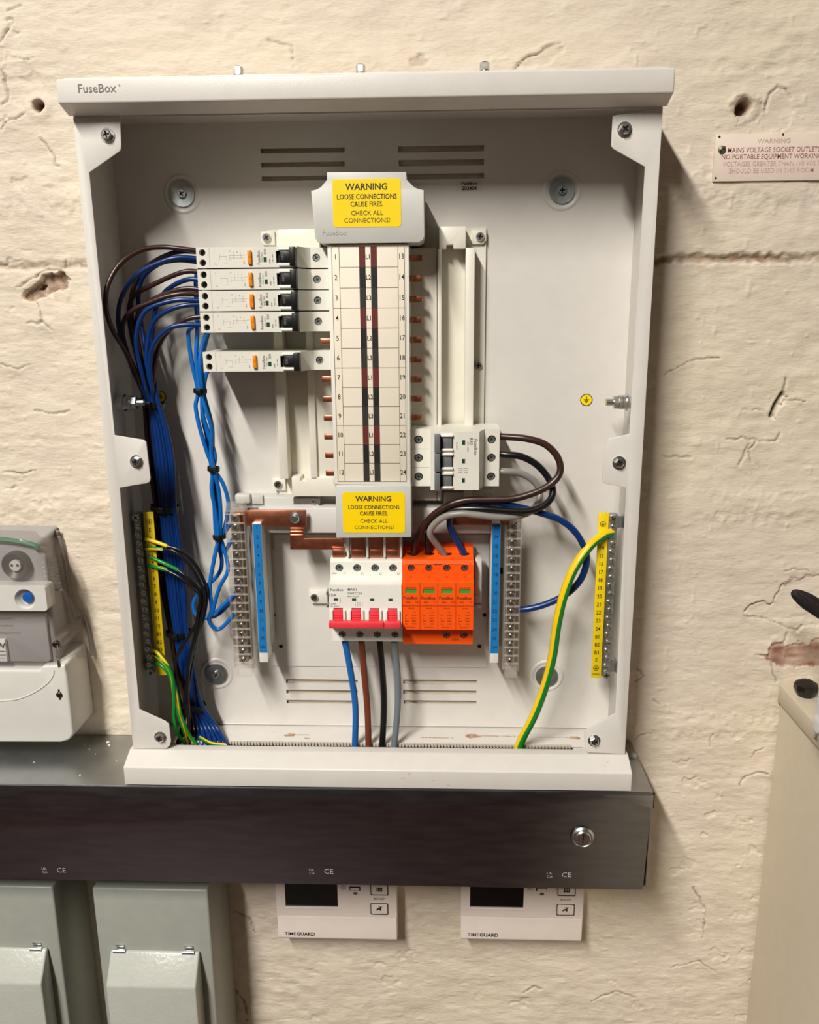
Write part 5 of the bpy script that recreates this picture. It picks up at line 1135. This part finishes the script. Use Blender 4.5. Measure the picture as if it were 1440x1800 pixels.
# ================================================================ HEATING PROGRAMMERS
def programmer():
    yf = -.028; v0 = 1604.5; x0, x1 = X(486.5, 1600, yf), X(697.5, 1600, yf); zs = Z(590, 1611, yf); zb_ = Z(590, 1653, yf); zt_ = -.2045
    t = thing('time_controller', ((x0+x1)/2, -.014, zb_), 'white time controller with dark screen, next to the grey switch boxes', 'time controller', 'time controllers under the trunking')
    bm = BM(); sx0, sx1 = X(501, 1570, yf), X(593.5, 1570, yf); sz0, sz1 = Z(547, 1594.5, yf), Z(547, 1540, yf)
    fs = prism(bm, rect(x0, x1, zs+.0003, zt_), 'y', yf, -.001); drop_front(bm, fs, [yf])
    skin(bm, rect(x0, x1, zs+.0003, zt_), [(rect(sx0, sx1, sz0, sz1), .0016)], yf, 0, 0, 1); bmesh.ops.remove_doubles(bm, verts=bm.verts, dist=2e-6)
    part('housing', bm, [TGW, SCREEN], t)
    bm = BM(); prism(bm, [(-.001, zs-.0003), (yf-.0004, zs-.0003), (yf-.0004, zb_+.003), (yf+.002, zb_), (-.001, zb_)], 'x', x0, x1, .0012, 2); fl_ = part('flap', bm, TGW, t)
    bm = BM(); q = U(521, 1641, yf); txt(bm, 'TIME', q.x-.0002, yf-.0007, q.z, .0044, 'R', bold=.002); txt(bm, 'GUARD', q.x+.0002, yf-.0007, q.z, .0044, 'L', bold=.028); part('lettering', bm, INK, fl_, None)
    bm = BM(); bx(bm, sx0-.001, sx1+.001, yf-.0003, yf, sz0-.0028, sz0-.0006, .0006); part('screen_lip', bm, TGW, t)
    for v in (1562.5, 1596.5):
        q = U(667, v, yf); bm = BM(); prism(bm, rrect(q.x-.0102, q.x+.0102, q.z-.0076, q.z+.0076, .0018), 'y', yf-.0012, yf, .0004); bt = part('button', bm, TGW, t)
        bm = BM(); tw = .0006; X0, X1, Z0, Z1 = q.x-.0102, q.x+.0102, q.z-.0076, q.z+.0076; y = yf-.0013
        for r_ in ((X0+.0015, X1-.0015, Z1-tw*1.6, Z1), (X0+.0015, X1-.0015, Z0, Z0+tw*1.6), (X0, X0+tw*1.6, Z0+.0015, Z1-.0015), (X1-tw*1.6, X1, Z0+.0015, Z1-.0015)): bx(bm, r_[0], r_[1], y, y+.0002, r_[2], r_[3])
        for sx_, sz_ in ((X0+.001, Z0+.001), (X1-.001, Z0+.001), (X0+.001, Z1-.001), (X1-.001, Z1-.001)): lathe(bm, [(.0009, 0), (0, .00001)], (sx_, y, sz_), n=8)
        if v < 1580:
            for k in range(4): bx(bm, q.x-.0030+k*.0017, q.x-.0018+k*.0017, y, y+.0002, q.z-.0028, q.z+.0028)
            bx(bm, q.x-.0038, q.x+.0038, y, y+.0002, q.z-.0022, q.z-.0015); bx(bm, q.x-.0032, q.x+.0040, y, y+.0002, q.z+.0016, q.z+.0022)
        else:
            prism(bm, [(q.x-.0038, q.z-.0018), (q.x-.0022, q.z+.0008), (q.x+.0005, q.z+.0012), (q.x+.0005, q.z+.0026), (q.x+.0022, q.z+.0026), (q.x+.0022, q.z-.0024), (q.x+.0008, q.z-.0024), (q.x+.0008, q.z-.0012), (q.x-.0016, q.z-.0010), (q.x-.0028, q.z-.0024)], 'y', y, y+.0002); bx(bm, q.x-.001, q.x+.0036, y, y+.0002, q.z+.0024, q.z+.0031)
        part('icon', bm, INK, bt, None)
    bm = BM(); q = U(667, 1580, yf); txt(bm, 'BOOST', q.x, yf-.0003, q.z, .0027, bold=.004)
    q = U(604, 1560, yf)
    for k in range(8):
        an = k*math.pi/4; r0, r1 = .0022, .0034; c_, s_ = math.cos(an), math.sin(an); bx(bm, q.x+c_*r1-.0003, q.x+c_*r1+.0003, yf-.0003, yf-.0001, q.z+s_*r1-.0003, q.z+s_*r1+.0003); bx(bm, q.x+c_*.0018-.0004, q.x+c_*.0018+.0004, yf-.0003, yf-.0001, q.z+s_*.0018-.0004, q.z+s_*.0018+.0004)
    q = U(625, 1570, yf); bx(bm, q.x-.0022, q.x+.0022, yf-.0003, yf-.0001, q.z-.0016, q.z+.0014); part('symbol', bm, mat('symbol_print', (84, 76, 68), .6), t, None)
    bm = BM(); q = U(624, 1561.5, yf); bx(bm, q.x-.0062, q.x+.0062, yf-.0003, yf, q.z-.0028, q.z+.0024, .0001); bx(bm, q.x-.0052, q.x+.0052, yf-.0018, yf, q.z-.0016, q.z+.0012, .0006, mi=1); part('slide_switch', bm, [BLACK, TGW], t)
    return t
pr = programmer(); dx = X(810, 1600, -.028)-X(486.5, 1600, -.028)
dup(pr, (dx, 0, Z(810, 1600, -.028)-Z(486.5, 1600, -.028)-.0012), 'white time controller with dark screen, under the end of the trunking')

# ================================================================ WARNING PLATE ON THE WALL
yp = -.0040; wp = thing('warning_plate', (.41, 0, U(1350, 320, 0).z), 'old painted-over warning plate with faded red lettering screwed to the wall', 'sign')
pc = [U(u, v, yp) for u, v in ((1258, 236), (1440, 235), (1254, 319))]
bm = BM(); x0, x1, z0_, z1_ = (pc[0].x+pc[2].x)/2, .505, pc[2].z, pc[0].z; bx(bm, x0, x1, yp, -.0005, z0_, z1_, .0006); part('plate', bm, PLATE, wp)
bm = BM(); y = yp-.0002
txt(bm, 'WARNING', X(1361, 248, yp), y, Z(1361, 248, yp), .0040, sx=1.1, mi=1)
for u, v, s in ((1279, 264.5, 'MAINS VOLTAGE SOCKET OUTLETS'), (1268, 276.5, 'NO PORTABLE EQUIPMENT WORKING AT'), (1270.5, 289, 'VOLTAGES GREATER THAN 110 VOLTS'), (1281, 301, 'SHOULD BE USED IN THIS ROOM')):
    q = U(u, v, yp); txt(bm, s, q.x, y, q.z, .0043, 'L', bold=.002, sx=.86, mi=0 if v < 285 else 1)
part('lettering', bm, [INKR, mat('ghost_print', (196, 164, 150), .7, var=.2, scale=300)], wp, None)
bm = BM(); q = U(1269, 263, yp); lathe(bm, [(.0036, 0), (.0034, .0012), (.002, .0022), (0, .0024)], (q.x, yp, q.z), n=20); bx(bm, q.x-.0034, q.x+.0034, yp-.0027, yp-.0021, q.z-.0004, q.z+.0004, mi=1)
bm.transform(Matrix.Translation((q.x, 0, q.z)) @ Matrix.Rotation(-.75, 4, 'Y') @ Matrix.Translation((-q.x, 0, -q.z))); part('plate_screw', bm, [mat('green_brass', (120, 124, 96), .45, .6), HOLE], wp)
bm = BM()
for u, v in ((1258.5, 313), (1265, 240.5), (1377, 236.5)): q = U(u, v, yp); lathe(bm, [(.0011, 0), (0, .0001)], (q.x, yp-.0001, q.z), n=12)
part('nail_hole', bm, HOLE, wp)

# ================================================================ CABINET ON THE RIGHT
cx0, czt = .4315, -.0072; cb_ = thing('steel_cabinet', (.62, -.2, -1.25), 'cream cabinet with overhanging lid standing against the wall', 'cabinet')
bm = BM(); bx(bm, cx0+.0030, .86, -.42, -.003, -1.25, -.0290, .001); part('body', bm, CAB, cb_)
bm = BM(); bx(bm, cx0, .862, -.425, -.003, -.0275, czt, .0012); part('lid', bm, CAB, cb_)
p = UZ(1416, 1222, czt); bm = BM(); lathe(bm, [(.0085, 0), (.0105, .004), (.0125, .008), (.0118, .013), (.006, .0165), (0, .0168)], (p.x, p.y, czt), 'z', 9); solo('black_knob', bm, BLACK, 'glossy black faceted stopper lying on top of the cream cabinet', 'knob')  # black faceted knob on the cabinet lid
# white bracket on the cabinet side with a black grip above
yb_ = -.150; q = U(1436, 1250, yb_)
br = thing('white_bracket', (q.x, yb_, q.z-.03), 'white plastic bracket with a screw, fixed in front of the cabinet', 'bracket')
bxx0 = X(1425, 1300, yb_); zlo, zhi = Z(1436, 1320, yb_-.03), Z(1436, 1120, yb_)
bm = BM(); P = [(bxx0+.0022, zhi), (bxx0+.0016, zlo+.075), (bxx0+.0012, zlo+.022), (bxx0, zlo+.017), (bxx0, zlo+.006), (bxx0+.003, zlo+.001), (bxx0+.01, zlo), (bxx0+.06, zlo), (bxx0+.06, zhi)]
prism(bm, P, 'y', yb_-.03, yb_, .0015, 3); part('plate', bm, mat('bracket_white', (226, 228, 230), .35), br)
s = U(1439, 1295.5, yb_-.03); bm = BM(); lathe(bm, [(.0050, 0), (.0046, .002), (.0026, .0026), (0, .0020)], (s.x+.001, yb_-.03, s.z), n=24); part('screw', bm, ZINC, br)
gp = thing('black_grip', (U(1440, 1060, -.1).x, -.1, U(1440, 1080, -.1).z), 'black fabric-covered grip with a thin red seam above the cream cabinet', 'grip')
bm = BM(); ax = [U(u, v, -.1) for u, v in ((1393, 1040), (1412, 1052), (1440, 1070), (1480, 1094), (1520, 1118))]
S = spline(ax, 6); rr = [.0035, .0055, .0066, .0074, .008]
rings = []
for i, c in enumerate(S):
    t_ = min(1, i/8); r = .0022+.0052*math.sqrt(t_)+.0016*i/len(S); T_ = (S[min(i+1, len(S)-1)]-S[max(i-1, 0)]).normalized(); N_ = T_.cross(Vector((0, 1, 0))).normalized(); B_ = T_.cross(N_)
    rings.append([bm.verts.new(c+N_*r*math.cos(2*math.pi*j/14)+B_*r*.7*math.sin(2*math.pi*j/14)) for j in range(14)])
for a, b in zip(rings, rings[1:]):
    for j in range(14): bm.faces.new((a[j], a[(j+1) % 14], b[(j+1) % 14], b[j]))
bm.faces.new(rings[0]); bm.faces.new(rings[-1]); bmesh.ops.recalc_face_normals(bm, faces=bm.faces)
part('grip', bm, mat('black_fabric', (18, 16, 18), .75, var=.2, bump=.4, bscale=700), gp, 60)
bm = BM(); tube_bm(bm, [U(u, v, -.1058) for u, v in ((1401, 1036), (1410, 1046), (1424, 1055), (1445, 1068), (1480, 1090))], .00025, 6, 6); part('seam', bm, mat('red_thread', (104, 34, 40), .7), gp)
